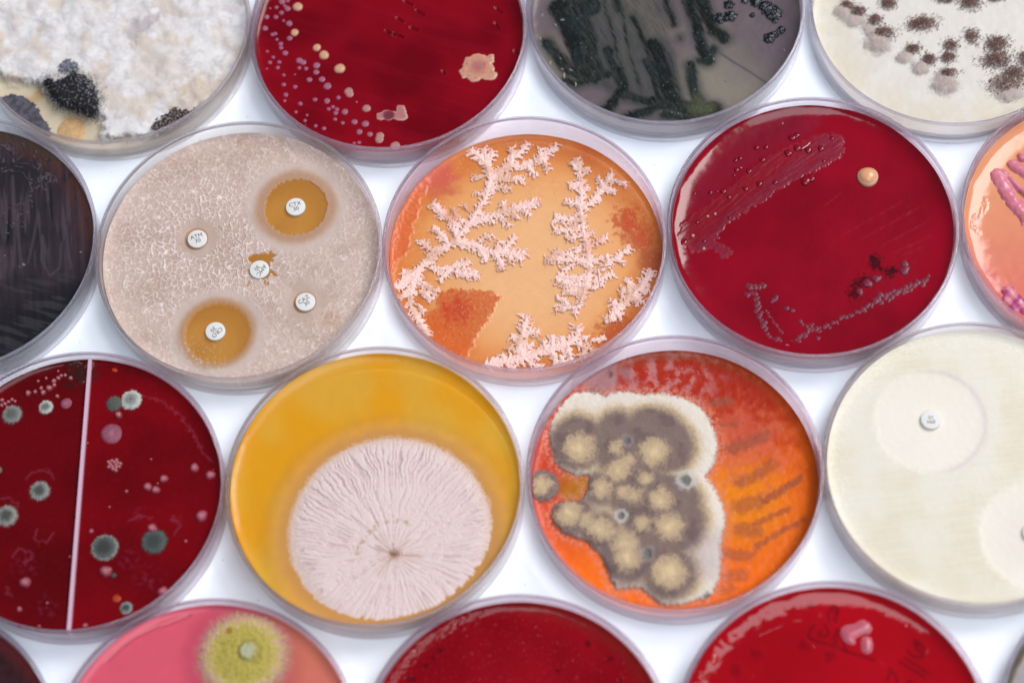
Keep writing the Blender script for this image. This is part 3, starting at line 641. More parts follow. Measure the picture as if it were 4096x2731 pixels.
# ================= B0: nearly black agar with pale threads
def build_B0():
    k = 'B0'
    root = dish(k, 'nearly black agar dish with pale violet branching threads at the left edge')
    s = mm(k)
    def fn(X, Y):
        c = mixc(base(S(58, 46, 54), X), S(44, 38, 44), ss(-.3, .4, fbm(X, Y, .06, 3, 2)))
        a = lp(k, 300, 300); st = fbm(X * .55, Y * .05, 1, 3, 8)
        c = mixc(c, S(86, 74, 80), .55 * ss(.0, .5, st) * ss(-22, -2, Y)); c = mixc(c, S(24, 24, 28), .8 * ss(-8, -30, Y))
        di = fbm((X * .4 + Y * .9) * .5, (X - Y) * .05, 1, 3, 18); c = mixc(c, S(72, 70, 76), .4 * ss(0, .4, di) * ss(-4, -20, Y))
        c = mixc(c, S(92, 54, 48), .8 * ss(35, 42.5, np.hypot(X, Y)) * ss(-14, 4, Y) * ss(-.6, .3, fbm(X, Y, .3, 3, 5) + .3)); 
        c = mixc(c, S(82, 74, 60), .5 * ss(38, 43, np.hypot(X, Y)) * ss(20, 36, Y))
        h = .12 * st
        for pts, w in (([(62, 500), (55, 620), (45, 760), (35, 840)], 7), ([(295, 430), (305, 560), (312, 700)], 6)):
            d, t = sdline(lps(k, pts), X, Y); g = np.exp(-(d / (w * s * 1.5)) ** 2) * ss(0, .25, t) * ss(1, .75, t); c = mixc(c, S(18, 20, 20), .75 * g); h = h - .15 * g
        for pts, w in (([(225, 640), (205, 760), (170, 920)], 8), ([(75, 400), (90, 700), (85, 940)], 9), ([(255, 760), (250, 900), (300, 1000), (360, 950), (370, 800)], 7), ([(400, 700), (410, 850), (430, 950)], 9), ([(0, 850), (30, 930), (10, 1000)], 30)):
            d, t = sdline(lps(k, pts), X, Y); c = mixc(c, S(84, 72, 78), .6 * np.exp(-(d / (w * s)) ** 2))
        return dict(col=c, rough=.34 + 0 * X, h=h)
    ag = agar(k, root, fn, M_AGAR, nr=120, nth=560)
    V = [([(-60, 385), (0, 380), (60, 365), (120, 375), (160, 410), (180, 440), (190, 480)], 7), ([(60, 375), (85, 320), (70, 260), (20, 215)], 5), ([(85, 320), (120, 290), (145, 250), (150, 215)], 5), ([(80, 300), (72, 230), (88, 175), (90, 150)], 5), ([(85, 322), (130, 325), (172, 326)], 4), ([(90, 338), (150, 345), (175, 335)], 4),
         ([(190, 470), (172, 500), (178, 545), (200, 560)], 6), ([(200, 545), (130, 565), (80, 580), (40, 600), (20, 645)], 6), ([(175, 560), (188, 590), (160, 622), (100, 640), (95, 670), (55, 745), (0, 748)], 5), ([(95, 640), (130, 665), (165, 690), (148, 703), (90, 712)], 5), ([(0, 655), (50, 700), (95, 712)], 5), ([(30, 610), (20, 650), (45, 690)], 4),
         ([(305, 370), (340, 352), (372, 330), (380, 300)], 5), ([(320, 425), (355, 385), (420, 376)], 5), ([(330, 430), (360, 400)], 4), ([(250, 400), (300, 395), (340, 410), (345, 440)], 6), ([(20, 215), (0, 260), (20, 300), (10, 360)], 5), ([(20, 215), (60, 190), (88, 175), (150, 215), (180, 160)], 5), ([(40, 130), (50, 180), (20, 215)], 4), ([(110, 130), (120, 170), (88, 175)], 4)]
    rs = np.random.RandomState(4)
    for cx, cy, rad, nn in ((225, 300, 55, 8), (240, 450, 55, 10), (60, 210, 60, 7), (15, 330, 40, 5), (190, 500, 22, 4), (290, 420, 40, 5)):
        for q in range(nn):
            a = rs.rand() * 6.28; x = cx + rs.randn() * rad * .4; y = cy + rs.randn() * rad * .4; pts = []
            for st in range(7):
                pts.append((x, y)); a += rs.randn() * .7; x += math.cos(a) * rad * .3; y += math.sin(a) * rad * .3
                if math.hypot(x - cx, y - cy) > rad: a = math.atan2(cy - y, cx - x) + rs.randn() * .4
            V.append((pts, 3.6))
    L = [(lps(k, p), w * s) for p, w in V]
    def thr(X, Y):
        wx = X + .7 * fbm(X, Y, .35, 3, 5); wy = Y + .7 * fbm(X, Y, .35, 3, 6); h = np.full(X.shape, -.3)
        for p, w in L:
            d, _ = sdline(p, wx, wy); w2 = w * 1.05 * (1 + .3 * fbm(X, Y, .5, 2, 7)); h = np.maximum(h, np.where(d < w2 * 1.3, .35 * (1 - (d / w2) ** 2), -.3))
        n = fbm(X, Y, .8, 3, 1)
        return h, mixc(base(S(100, 88, 98), X), S(70, 58, 66), ss(-.3, .4, n)), .6, .35 + 0 * X
    b = lps(k, [(0, 130), (440, 130), (440, 760), (0, 760)])
    patch('pale_threads', k, ag, thr, bb(b, 1), .27, M_MATTE)
    for x, y, r in ((487, 857, 11), (140, 932, 14), (28, 878, 7), (118, 945, 6)):
        p = lp(k, x, y); put('grey_colony', dome_mesh('grey_colony', [S(130, 122, 128), S(110, 100, 108), S(80, 72, 78)], M_WET, .4, 14, 4), ag, p[0], p[1], r * s)
# ================= antibiotic discs: each is a thing of its own lying on the agar
def disc_mesh():
    prof = [(0.01, 0), (2.95, 0), (3.08, .08), (3.1, .5), (3.1, .9), (3.03, 1.03), (2.88, 1.08), (0.01, 1.1)]
    co, f = revolve(prof[::-1], 48)
    return mesh_np('antibiotic_disc', co, f[:, ::-1], S(238, 234, 230), .85, mat=M_PAPER)
M_PAPER = surf('pressed_paper', amp=.02, nscale=1.2, bump=.25, bscale=4, dist=.1)
_dm = disc_mesh()
def ink_mat():
    m, nt, out = nodes_of('grey_ink'); p = N(nt, 'ShaderNodeBsdfPrincipled'); p.inputs['Base Color'].default_value = (.045, .035, .035, 1); p.inputs['Roughness'].default_value = .8
    nt.links.new(p.outputs[0], out.inputs[0]); return m
INK = ink_mat()
def disc(k, x, y, lines, pa, pb, label, h=0.05, first=[0], size=1.95):
    cx, cy, R, za, _ = D[k]
    p = lp(k, x, y, h + 1.1)
    e = link('antibiotic_disc', _dm, None, (cx + p[0], cy + p[1], za + h))
    e['label'] = label; e['category'] = 'antibiotic disc'; e['group'] = 'small white printed antibiotic discs'
    if lines:
        a = lp(k, *pa, h + 1.1); b = lp(k, *pb, h + 1.1); ang = math.atan2(b[1] - a[1], b[0] - a[0])
        cu = bpy.data.curves.new('print', 'FONT'); cu.body = '\n'.join(lines); cu.size = size; cu.align_x = 'CENTER'; cu.align_y = 'CENTER'
        cu.space_line = .84; cu.space_character = 1.0; cu.extrude = .012; cu.offset = .0; cu.resolution_u = 3
        to = bpy.data.objects.new('tmp', cu); sc.collection.objects.link(to)
        bpy.context.view_layer.update()
        me = bpy.data.meshes.new_from_object(to.evaluated_get(bpy.context.evaluated_depsgraph_get()))
        bpy.data.objects.remove(to); me.materials.clear(); me.materials.append(INK); me.name = 'printed_code'
        o = link('printed_code', me, e, (0, 0, 1.112)); o.rotation_euler = (0, 0, ang)
    return e

# ================= B1: wrinkled lawn with clear zones round antibiotic discs
def build_B1():
    k = 'B1'; s = mm(k)
    root = dish(k, 'dish with a wrinkled beige lawn of growth and five white printed discs')
    amc = lps(k, [(845, 775), (880, 750), (905, 752), (935, 742), (960, 748), (975, 728), (990, 745), (1020, 762), (985, 775), (1000, 790), (975, 800), (975, 830), (1000, 850), (1020, 872), (1005, 880), (975, 862), (965, 885), (945, 888), (955, 905), (948, 928), (938, 915), (930, 885), (900, 888), (870, 872), (858, 850), (835, 842), (862, 835), (868, 800)])
    blobs = lps(k, [(858, 908), (850, 925), (960, 912)])
    def fn(X, Y):
        n = fbm(X, Y, .5, 3, 3)
        z1 = zone(k, 1112, 500, 168, X, Y); z2 = zone(k, 688, 1180, 172, X, Y)
        c = base(S(214, 188, 174, .95), X)
        c = mixc(c, S(196, 166, 150, .9), ss(-.2, .5, fbm(X, Y, .07, 3, 5)) * .6)
        jag = .05 * noise(X * 1.6, Y * 1.6, 3) + .04 * noise(X * .7, Y * .7, 8)
        th1 = np.arctan2(Y - lp(k, 1112, 500)[1], X - lp(k, 1112, 500)[0])
        e1 = z1 + jag; e2 = z2 + jag * .5
        amber = S(222, 148, 66, 1.0)
        c = mixc(c, S(196, 150, 118, .9), ss(1.45, 1.15, z1) * .9); c = mixc(c, S(196, 150, 112, .9), ss(1.3, 1.05, z2))
        c = mixc(c, S(220, 200, 192, .92), .4 * ss(1.3, 1.5, z1) * ss(1.9, 1.5, z1)); c = mixc(c, S(220, 200, 192, .92), .4 * ss(1.2, 1.35, z2) * ss(1.7, 1.4, z2))
        a1 = ss(1.015, .985, e1); a2 = ss(1.08, .9, e2)
        da = -sdpoly(amc, X, Y)
        for b in blobs: da = np.maximum(da, .55 - np.hypot(X - b[0], Y - b[1]))
        a3 = ss(-.1, .6, da + .3 * noise(X * 1.4, Y * 1.4, 5))
        at = ss(1.12, 1.02, zone(k, 574, 672, 60, X, Y)) ; a4 = ss(1.1, 1.0, zone(k, 1160, 1014, 59, X, Y)); a5 = np.maximum(at, a4) * .5
        am = np.maximum(np.maximum(a1, a2), np.maximum(a3, a5))
        c = mixc(c, amber, am)
        c = mixc(c, S(186, 140, 108), .6 * ss(1, .3, zone(k, 810, 155, 40, X, Y)) + .5 * ss(1, .2, zone(k, 1300, 1100, 90, X, Y)) * ss(.7, .3, am))
        # net of raised wrinkles
        wx = X + 1.0 * fbm(X, Y, .3, 3, 21); wy = Y + 1.0 * fbm(X, Y, .3, 3, 22)
        f1, f2 = worley(wx, wy * 1.0, .54, 3); g1 = ss(.17, .04, f2 - f1)
        f3, f4 = worley(wx + 5, wy, .8, 7); g2 = ss(.22, .02, f4 - f3)
        dens = ss(1.0, .3, zone(k, 620, 700, 620, X, Y)); gap = ss(-.25, .15, fbm(X, Y, .35, 3, 33))
        far = ss(1.0, 1.6, zone(k, 900, 1020, 480, X, Y))
        keep = ss(1.4, 1.8, z1) * ss(1.3, 1.65, z2) * ss(1.5, 2.2, zone(k, 579, 668, 60, X, Y)) * ss(1.4, 2.6, zone(k, 1164, 1008, 60, X, Y)) * (1 - a3)
        net = np.clip(g1 * (.55 + .45 * gap) * (.45 + .55 * dens) + .30 * g2 * gap, 0, 1) * keep
        fine = noise(X * 2.3, Y * 2.3, 13)
        h = (.34 * net + .02 * fine * keep + .06 * n) * (1 - am) + .28 * (1 - am)
        rim = np.exp(-((e1 - 1.03) / .02) ** 2); h = h + .1 * rim
        c = mixc(c, S(240, 224, 218, 1.1), .9 * net * (1 - am)); c = mixc(c, S(192, 160, 150, .95), .5 * (1 - net) * keep * (.5 + .5 * ss(0, .5, -fine)) * (1 - am) * (.4 + .6 * dens))
        c = mixc(c, S(222, 216, 206, .9), .55 * ss(.2, .5, fbm(X, Y, .9, 3, 44)) * ss(1, .4, zone(k, 560, 1370, 260, X, Y)))
        return dict(col=c, h=h, rough=.6 - .35 * am, clear=.42 * am)
    ag = agar(k, root, fn, M_CLEAR_B1, nr=165, nth=820)
    t = 9.8 / 9.8
    def P(ox, oy, x, y):  # disc close-up position to this dish's crop
        return ((ox + x * 160 / 1568 - 360) / .7398, (oy + y * 160 / 1568 - 460) / .7398)
    disc(k, 1111, 495, ['CTX', '30'], P(1100, 740, 625, 790), P(1100, 740, 880, 730), 'white disc printed CTX 30 in the upper clear amber zone')
    disc(k, 579, 668, ['ATM', '30'], P(710, 870, 610, 810), P(710, 870, 870, 730), 'white disc printed ATM 30 amid the wrinkled growth', .3)
    disc(k, 915, 833, ['AMC', '30'], P(960, 1000, 905, 630), P(960, 1000, 730, 870), 'white disc printed AMC 30 beside a small ragged amber gap', .1)
    disc(k, 1164, 1008, ['CAZ', '30'], P(1140, 1130, 650, 730), P(1140, 1130, 850, 590), 'white disc printed CAZ 30 at the right on plain beige growth', .3)
    disc(k, 677, 1167, ['CRO', '30'], P(780, 1240, 930, 770), P(780, 1240, 740, 960), 'white disc printed CRO 30 in the lower clear amber zone')
M_CLEAR_B1 = surf('wrinkled_lawn_agar', amp=.03, nscale=.6, bump=.15, bscale=3.2, dist=.15, clear=True, tint=(.96, .74, .38), ior=1.25)

# ================= B2: fern-like pink white growth on orange agar
FERN = [([(110, 985), (240, 880), (330, 800), (430, 735), (520, 620), (600, 500), (620, 400), (690, 340), (760, 280), (830, 205)], 22),
 ([(620, 380), (600, 320), (560, 270), (515, 240)], 30), ([(600, 330), (640, 250)], 24), ([(610, 300), (590, 235)], 22), ([(690, 340), (760, 330), (850, 310), (920, 270), (985, 212)], 22), ([(900, 285), (935, 345)], 18), ([(820, 320), (865, 380)], 18), ([(740, 290), (735, 230)], 18), ([(890, 270), (900, 230)], 14),
 ([(635, 405), (720, 395), (800, 400)], 24), ([(605, 460), (660, 440), (730, 450)], 18), ([(590, 380), (525, 390)], 12), ([(570, 480), (540, 470)], 10),
 ([(520, 640), (600, 605), (700, 575), (790, 545), (885, 520)], 26), ([(790, 545), (835, 595)], 20), ([(680, 600), (725, 650)], 18), ([(700, 570), (690, 520)], 16), ([(740, 575), (770, 610)], 14), ([(620, 600), (640, 640)], 14),
 ([(430, 740), (520, 750), (610, 790), (700, 800), (815, 800)], 28), ([(560, 740), (600, 705), (640, 705)], 16), ([(640, 790), (670, 840), (690, 885)], 22), ([(690, 780), (755, 712)], 18), ([(560, 770), (600, 840)], 18), ([(740, 800), (790, 840)], 16), ([(650, 770), (680, 730)], 14), ([(730, 800), (730, 850)], 14),
 ([(350, 790), (290, 780), (250, 730)], 24), ([(390, 740), (350, 690), (310, 660)], 22), ([(430, 700), (430, 640), (370, 590), (310, 530)], 26), ([(440, 620), (425, 560)], 16), ([(470, 640), (450, 600)], 20), ([(500, 560), (480, 540)], 14),
 ([(300, 880), (370, 885), (440, 870), (505, 840)], 20), ([(400, 890), (350, 945)], 20), ([(430, 900), (500, 915), (560, 925)], 20), ([(470, 880), (540, 900)], 16), ([(330, 830), (260, 850)], 18),
 ([(240, 880), (205, 950), (195, 1030), (190, 1090), (230, 1150), (285, 1245)], 24), ([(220, 930), (270, 970), (335, 1010)], 18), ([(200, 920), (150, 900)], 18), ([(170, 960), (125, 1000)], 16), ([(240, 1000), (310, 1050)], 16), ([(190, 1000), (130, 1040)], 12), ([(240, 1080), (260, 1120)], 18),
 ([(1100, 1090), (1130, 1010), (1160, 900), (1160, 820), (1135, 720), (1112, 600), (1112, 500), (1118, 400), (1092, 285)], 24),
 ([(1120, 560), (1180, 510), (1235, 440), (1285, 365)], 20), ([(1235, 440), (1205, 385)], 15), ([(1240, 450), (1300, 470)], 16), ([(1270, 400), (1360, 425)], 12), ([(1180, 500), (1220, 520)], 14),
 ([(1105, 620), (1030, 620), (970, 605)], 26), ([(1095, 660), (1030, 680), (965, 665)], 24), ([(1100, 710), (1040, 720)], 18), ([(1110, 540), (1025, 520)], 16), ([(1110, 420), (1055, 435)], 18), ([(1115, 345), (1165, 350)], 16), ([(1100, 480), (1150, 440)], 14), ([(1080, 340), (1060, 310)], 14),
 ([(1155, 860), (1090, 835), (1030, 800), (965, 795)], 24), ([(1060, 840), (990, 835), (925, 835)], 20), ([(1070, 860), (1010, 890)], 16), ([(1155, 930), (1080, 935), (985, 920)], 22), ([(1130, 980), (1060, 970), (985, 950)], 18), ([(1130, 1010), (1020, 1005)], 20), ([(1110, 760), (1080, 790)], 18),
 ([(1170, 840), (1230, 830)], 16), ([(1190, 900), (1270, 850), (1330, 800), (1380, 775)], 18), ([(1300, 830), (1350, 850)], 14), ([(1175, 950), (1240, 930), (1290, 910)], 20), ([(1150, 760), (1200, 740), (1255, 710)], 14), ([(1170, 990), (1230, 960)], 16), ([(1260, 860), (1250, 810)], 12), ([(1140, 690), (1190, 690)], 12),
 ([(1100, 1090), (1050, 1090), (975, 1100)], 18), ([(1040, 1085), (1020, 1045), (980, 1045)], 14), ([(1090, 1100), (1080, 1130)], 14),
 ([(1250, 1170), (1320, 1090), (1390, 1030), (1450, 960), (1495, 890)], 28), ([(1320, 1090), (1270, 1055)], 20), ([(1370, 1010), (1370, 940)], 20), ([(1390, 1050), (1450, 1060)], 22), ([(1330, 1040), (1340, 980)], 18), ([(1430, 1000), (1480, 1000)], 18), ([(1290, 1120), (1330, 1140)], 20),
 ([(590, 1405), (690, 1385), (800, 1370), (880, 1335), (960, 1310), (1040, 1290), (1100, 1240), (1095, 1195)], 30), ([(800, 1370), (775, 1290), (800, 1210), (820, 1135)], 30), ([(780, 1260), (735, 1250)], 22), ([(790, 1230), (880, 1220)], 22), ([(760, 1320), (850, 1290)], 24), ([(740, 1300), (720, 1320)], 18),
 ([(960, 1310), (955, 1240)], 16), ([(930, 1320), (905, 1270)], 16), ([(950, 1320), (985, 1400)], 16), ([(1040, 1300), (1060, 1380)], 20), ([(1100, 1290), (1185, 1330)], 22), ([(1010, 1300), (1005, 1250)], 14), ([(1120, 1250), (1140, 1260)], 20), ([(1000, 1350), (1020, 1390)], 16), ([(830, 1400), (900, 1410)], 16), ([(700, 1380), (680, 1350)], 20), ([(760, 1400), (740, 1430)], 16), ([(1130, 1330), (1110, 1370)], 18), ([(1160, 1280), (1245, 1250)], 10)]
def build_B2():
    k = 'B2'; s = mm(k)
    root = dish(k, 'orange agar dish with pinkish white fern shaped branching growth')
    red1 = lps(k, [(345, 1010), (430, 985), (560, 995), (655, 1005), (685, 1040), (650, 1110), (620, 1170), (570, 1230), (540, 1300), (505, 1370), (380, 1340), (280, 1260), (240, 1180), (330, 1080)])
    red2 = lps(k, [(60, 900), (90, 700), (140, 560), (200, 450), (280, 350), (300, 420), (255, 520), (235, 600), (205, 700), (195, 790), (120, 860), (100, 920)])
    L = [(lps(k, p, 1.0), w * s * 1.24) for p, w in FERN]
    rs = np.random.RandomState(11); spl = []
    for p, w in L:
        # lobes every so often on both sides of each stem, like a leaf
        for i in range(len(p) - 1):
            a = np.array(p[i]); b = np.array(p[i + 1]); ln = np.hypot(*(b - a)); t = (b - a) / max(ln, 1e-6); nn = np.array([-t[1], t[0]])
            m = max(1, int(ln / .62))
            for j in range(m):
                for sd in (-1, 1):
                    c = a + (b - a) * ((j + rs.rand()) / m); lng = (w + .45) * rs.uniform(.55, 1.15); d = nn * sd * .8 + t * rs.uniform(.2, .9); d /= np.hypot(*d)
                    q = 0; r0 = rs.uniform(.33, .45)
                    while q < lng:
                        pp = c + d * (w * .1 + q); rr = r0 * (1 - .45 * q / lng); spl.append((pp[0] + rs.randn() * .05, pp[1] + rs.randn() * .05, rr, .6 - .35 * q / lng)); q += .26
                        if rs.rand() < .36:
                            e = np.array([-d[1], d[0]]) * rs.choice([-1, 1]) * .6 + d * .5; e /= np.hypot(*e)
                            for u in (.3, .55): spl.append((pp[0] + e[0] * u, pp[1] + e[1] * u, .26 if u < .5 else .21, .3))
    def fn(X, Y):
        n = fbm(X, Y, .1, 3, 3)
        c = mixc(base(S(240, 156, 84, 1.15), X), S(248, 194, 142, 1.2), ss(1.3, .3, zone(k, 860, 850, 620, X, Y * 1 + 0)) * .9)
        c = mixc(c, S(224, 118, 56, 1.1), ss(28, 42, np.hypot(X, Y) + 3 * n) * .8)
        for pl, cc in ((red1, (222, 100, 46)), (red2, (226, 106, 62))):
            d = -sdpoly(pl, X, Y) + 1.2 * fbm(X, Y, .6, 3, 6); c = mixc(c, S(*cc), ss(-.1, 1.2, d) * (.85 + .2 * fbm(X, Y, .8, 3, 9)))
        c = mixc(c, S(196, 62, 40), .75 * ss(1, .2, zone(k, 440, 1110, 130, X, Y) + .5 * fbm(X, Y, .5, 3, 7)))
        c = mixc(c, S(216, 96, 84), .85 * ss(1, .3, zone(k, 350, 400, 150, X, Y) + .3 * fbm(X, Y, .3, 3, 7)))
        c = mixc(c, S(202, 72, 44), .85 * ss(1, .3, zone(k, 1360, 620, 110, X, Y) + .6 * fbm(X, Y, .5, 3, 8))); c = mixc(c, S(204, 76, 50), .75 * ss(1, .3, zone(k, 1420, 720, 120, X, Y) + .6 * fbm(X, Y, .5, 3, 9)))
        c = mixc(c, S(206, 90, 50), .7 * ss(1, .2, zone(k, 1160, 250, 130, X, Y) + .4 * n)); c = mixc(c, S(196, 84, 48), .8 * ss(1, .4, zone(k, 1320, 1230, 150, X, Y) + .4 * fbm(X, Y, .6, 2, 4)))
        c = mixc(c, S(196, 92, 60), .8 * ss(1, .4, zone(k, 1510, 860, 110, X, Y) + .3 * n))
        h = .05 * n
        for pl in (red1, red2):
            d = -sdpoly(pl, X, Y) + 1.0 * fbm(X, Y, .6, 3, 6); h = h + ss(0, .8, d) * (.3 + .13 * fbm(X, Y, .9, 3, 12))
        # dark veins under the agar
        v = np.abs(noise(X * .35 + n, Y * .35, 50)); c = mixc(c, S(166, 122, 84), .35 * ss(.05, .0, v) * ss(1.2, .3, zone(k, 900, 450, 170, X, Y))); c = mixc(c, S(176, 132, 92), .3 * ss(.04, .0, v) * ss(1.2, .3, zone(k, 830, 960, 150, X, Y)))
        # bright spots
        spk = noise(X * 2.3, Y * 2.3, 77); c = mixc(c, S(250, 205, 150), .7 * ss(.62, .72, spk))
        red = ss(.30, .12, c[..., 1] / np.maximum(c[..., 0], .01))
        return dict(col=c, h=h, rough=.26 + 0 * X, clear=.28 * (1 - red))
    ag = agar(k, root, fn, surf('orange_agar', amp=.04, nscale=.3, bump=.08, bscale=1.5, clear=True, tint=(.98, .66, .34), ior=1.30), nr=140, nth=680)
    step = .2
    R = D[k][2] - 1.7; xs = np.arange(-R, R + step, step)
    X, Y = np.meshgrid(xs, xs, indexing='ij')
    Hh = np.full(X.shape, -.6); wx = X + .55 * fbm(X, Y, .45, 3, 1); wy = Y + .55 * fbm(X, Y, .45, 3, 2)
    for p, w in L:
        d, t = sdline(p, wx, wy); ww = w * .8 * (1 - .25 * t); ww = ww * .52; v = np.where(d < ww * 1.4, 1.15 * np.sqrt(np.clip(1 - (d / ww) ** 2, 0, 1)) - .12, -.6)
        Hh = np.maximum(Hh, v)
    for x, y, r, z in spl:
        i0 = max(0, int((x - r + R) / step)); i1 = int((x + r + R) / step) + 2; j0 = max(0, int((y - r + R) / step)); j1 = int((y + r + R) / step) + 2
        xx = X[i0:i1, j0:j1] - x; yy = Y[i0:i1, j0:j1] - y; q = (xx * xx + yy * yy) / r / r
        Hh[i0:i1, j0:j1] = np.maximum(Hh[i0:i1, j0:j1], np.where(q < 1, z + .9 * r * np.sqrt(np.clip(1 - q, 0, 1)), -.6))
    nz = noise(X * 1.9, Y * 1.9, 5); Hh = np.where(Hh > -.3, Hh + .22 * nz, Hh)
    c = mixc(base(S(240, 200, 190, 1.12), X), S(234, 168, 138, 1.05), ss(.7, .1, Hh) * .8); c = mixc(c, S(250, 220, 214, 1.18), .6 * ss(.1, .5, nz))
    c = mixc(c, S(222, 138, 98), .7 * ss(.6, .1, zone(k, 420, 600, 130, X, Y)) + .4 * ss(1, .4, zone(k, 1180, 760, 90, X, Y)))
    c = mixc(c, S(224, 170, 140), .6 * ss(.1, .4, fbm(X, Y, .15, 2, 8)))
    # separate growths: split by stem group
    parts = {'left': X < lp(k, 910, 700)[0], 'right': X >= lp(k, 910, 700)[0]}
    low = Y < lp(k, 800, 1120)[1]; lowr = (X > lp(k, 1215, 1000)[0]) & (Y < lp(k, 1300, 870)[1] - (X - lp(k, 1300, 870)[0]) * -.1)
    def mk(mask):
        h2 = np.where(mask & (np.hypot(X, Y) < R), Hh, -1)
        def f(XX, YY): return h2[:XX.shape[0], :XX.shape[1]], c[:XX.shape[0], :XX.shape[1]], .75
        return f
    msk = low & (X < lp(k, 1240, 1250)[0] + 2)
    for m in (msk, ~msk & lowr, ~msk & ~lowr & parts['left'], ~msk & ~lowr & parts['right']):
        patch('branching_colony', k, ag, mk(m), (-R, -R, R, R), step, M_FERN)
M_FERN = surf('crusty_pink_white', amp=.06, nscale=1.5, bump=.12, bscale=4.5, dist=.2, ior=1.25)

# ================= B3: blood agar with swarming band, beads and an orange dome
def build_B3():
    k = 'B3'; s = mm(k)
    root = dish(k, 'deep red blood agar dish with one raised peach colony and a mauve smear')
    band = lps(k, [(120, 800), (135, 740), (160, 700), (230, 650), (300, 600), (360, 560), (430, 500), (520, 420), (620, 350), (740, 290), (860, 240), (980, 232), (1025, 260), (1020, 300), (1030, 335), (980, 380), (900, 425), (840, 455), (790, 470), (730, 510), (640, 560), (560, 620), (490, 660), (430, 700), (350, 765), (335, 820), (390, 850), (425, 885), (380, 920), (350, 900), (325, 865), (255, 875), (200, 885), (150, 840)])
    haze = lps(k, [(160, 700), (200, 500), (330, 340), (450, 250), (620, 150), (700, 120), (750, 150), (890, 130), (900, 180), (800, 260), (500, 420), (300, 600)])
    def ex(X, Y, d):
        n = fbm(X, Y, .6, 4, 5); dd = -sdpoly(band, X, Y) + 1.1 * n
        st = fbm((X * .84 - Y * .0 + Y * .54) * .15, (Y * .84 - X * .54) * 1.0, 1, 3, 8)
        d['col'] = mixc(d['col'], S(128, 18, 48), ss(-2.5, 2, -sdpoly(haze, X, Y) + n) * (.35 + .3 * ss(-.2, .5, st)))
        m = ss(-.1, .35, dd); low = ss(.6, -.6, (Y - .72 * X - (lp(k, 640, 470)[1] - .72 * lp(k, 640, 470)[0])) / 6)
        c2 = mixc(base(S(106, 12, 38), X), S(118, 34, 62), ss(-.2, .6, st * .7 + .8 * low + .5 * fbm(X, Y, 1.2, 2, 3) - .2))
        c2 = mixc(c2, S(132, 54, 78), .6 * m * ss(1.8, .2, dd) * ss(-.3, .2, low))
        mot = ss(-.35, .45, fbm(X, Y, 1.6, 3, 33) + .8 * st); d['col'] = mixc(d['col'], c2, m * (.12 + .62 * ss(-.2, .9, low)) * (.3 + .7 * mot))
        d['h'] += .07 * m + .04 * st * m
        d['rough'] = .12 + .12 * m + .06 * ss(-2, 2, -sdpoly(haze, X, Y))
        for a, b in (((950, 815), (1400, 560)), ((1060, 830), (1500, 590)), ((1180, 860), (1500, 690)), ((1230, 900), (1520, 770)), ((890, 640), (1020, 540)), ((1300, 900), (1480, 830))):
            l, t = sdline(lps(k, [a, b]), X, Y); g = np.exp(-(l / .5) ** 2) * ss(0, .2, t) * ss(1, .7, t); d['col'] = mixc(d['col'], S(152, 8, 32), .3 * g); d['h'] += .04 * g
        for x, y, r in ((1190, 920, 38), (1185, 950, 30), (1225, 968, 16), (1265, 985, 36), (1290, 975, 24), (1075, 1100, 40), (1085, 1050, 30), (1130, 1030, 40), (1180, 905, 20)):
            q = zone(k, x, y, r * 1.25, X, Y) + .7 * fbm(X, Y, 1.0, 3, x); d['col'] = mixc(d['col'], S(48, 4, 12), .85 * ss(1, .2, q))
    ag = agar(k, root, blood_fn(k, (128, 0, 22), (148, 1, 28), 8, ex), M_GLOSSY, nr=150, nth=720, men=1.5, ms=2.1)
    bead = [dome_mesh('red_bead', [S(142, 16, 42), S(134, 6, 32), S(124, 2, 26), S(122, 1, 24)], M_WET, .5, 18, 6, .35, .12, .08, q) for q in range(3)]
    for i, (x, y, r) in enumerate([(742, 258, 22), (766, 246, 18), (550, 312, 16), (601, 310, 15), (435, 380, 14), (460, 370, 13), (582, 377, 18), (720, 342, 24), (770, 315, 22), (828, 325, 23), (897, 318, 20), (508, 440, 17), (442, 432, 15), (466, 422, 8), (428, 462, 9), (565, 507, 19), (490, 535, 17), (650, 500, 16), (460, 508, 8), (300, 555, 15), (335, 548, 8), (370, 548, 17), (400, 580, 14), (815, 492, 30), (845, 478, 24), (957, 262, 15), (228, 715, 13), (402, 690, 11), (212, 560, 12), (155, 825, 24), (222, 455, 18), (265, 818, 12), (220, 460, 12), (912, 385, 10)]):
        p = lp(k, x, y); o = put('red_bead', bead[i % 3], ag, p[0], p[1], r * s * 1.05, zs=.75); o.location.z = .1
    pb = dome_mesh('pale_bead', [S(214, 168, 140), S(190, 120, 110), S(150, 60, 70)], M_WET, .7, 16, 5, .3, .15)
    for x, y, r in ((205, 790, 13), (264, 860, 13), (325, 672, 11), (285, 685, 10), (690, 183, 7), (465, 422, 6)):
        p = lp(k, x, y); o = put('pale_bead', pb, ag, p[0], p[1], r * s); o.location.z = .12
    mv = [dome_mesh('mauve_colony', [S(116, 14, 42), S(110, 12, 38), S(120, 30, 56), S(126, 36, 60), S(118, 8, 32)], M_WET, .22, 16, 5, .4, .38, .2, q) for q in range(4)]
    def chain(pts, n, r0, r1, jit):
        for q in range(n):
            t = (q + .5) / n * (len(pts) - 1); i = min(int(t), len(pts) - 2); u = t - i
            x = pts[i][0] * (1 - u) + pts[i + 1][0] * u + rs.randn() * jit; y = pts[i][1] * (1 - u) + pts[i + 1][1] * u + rs.randn() * jit
            p = lp(k, x, y); put('mauve_colony', mv[rs.randint(4)], ag, p[0], p[1], rs.uniform(r0, r1) * s)
    rs = np.random.RandomState(5)
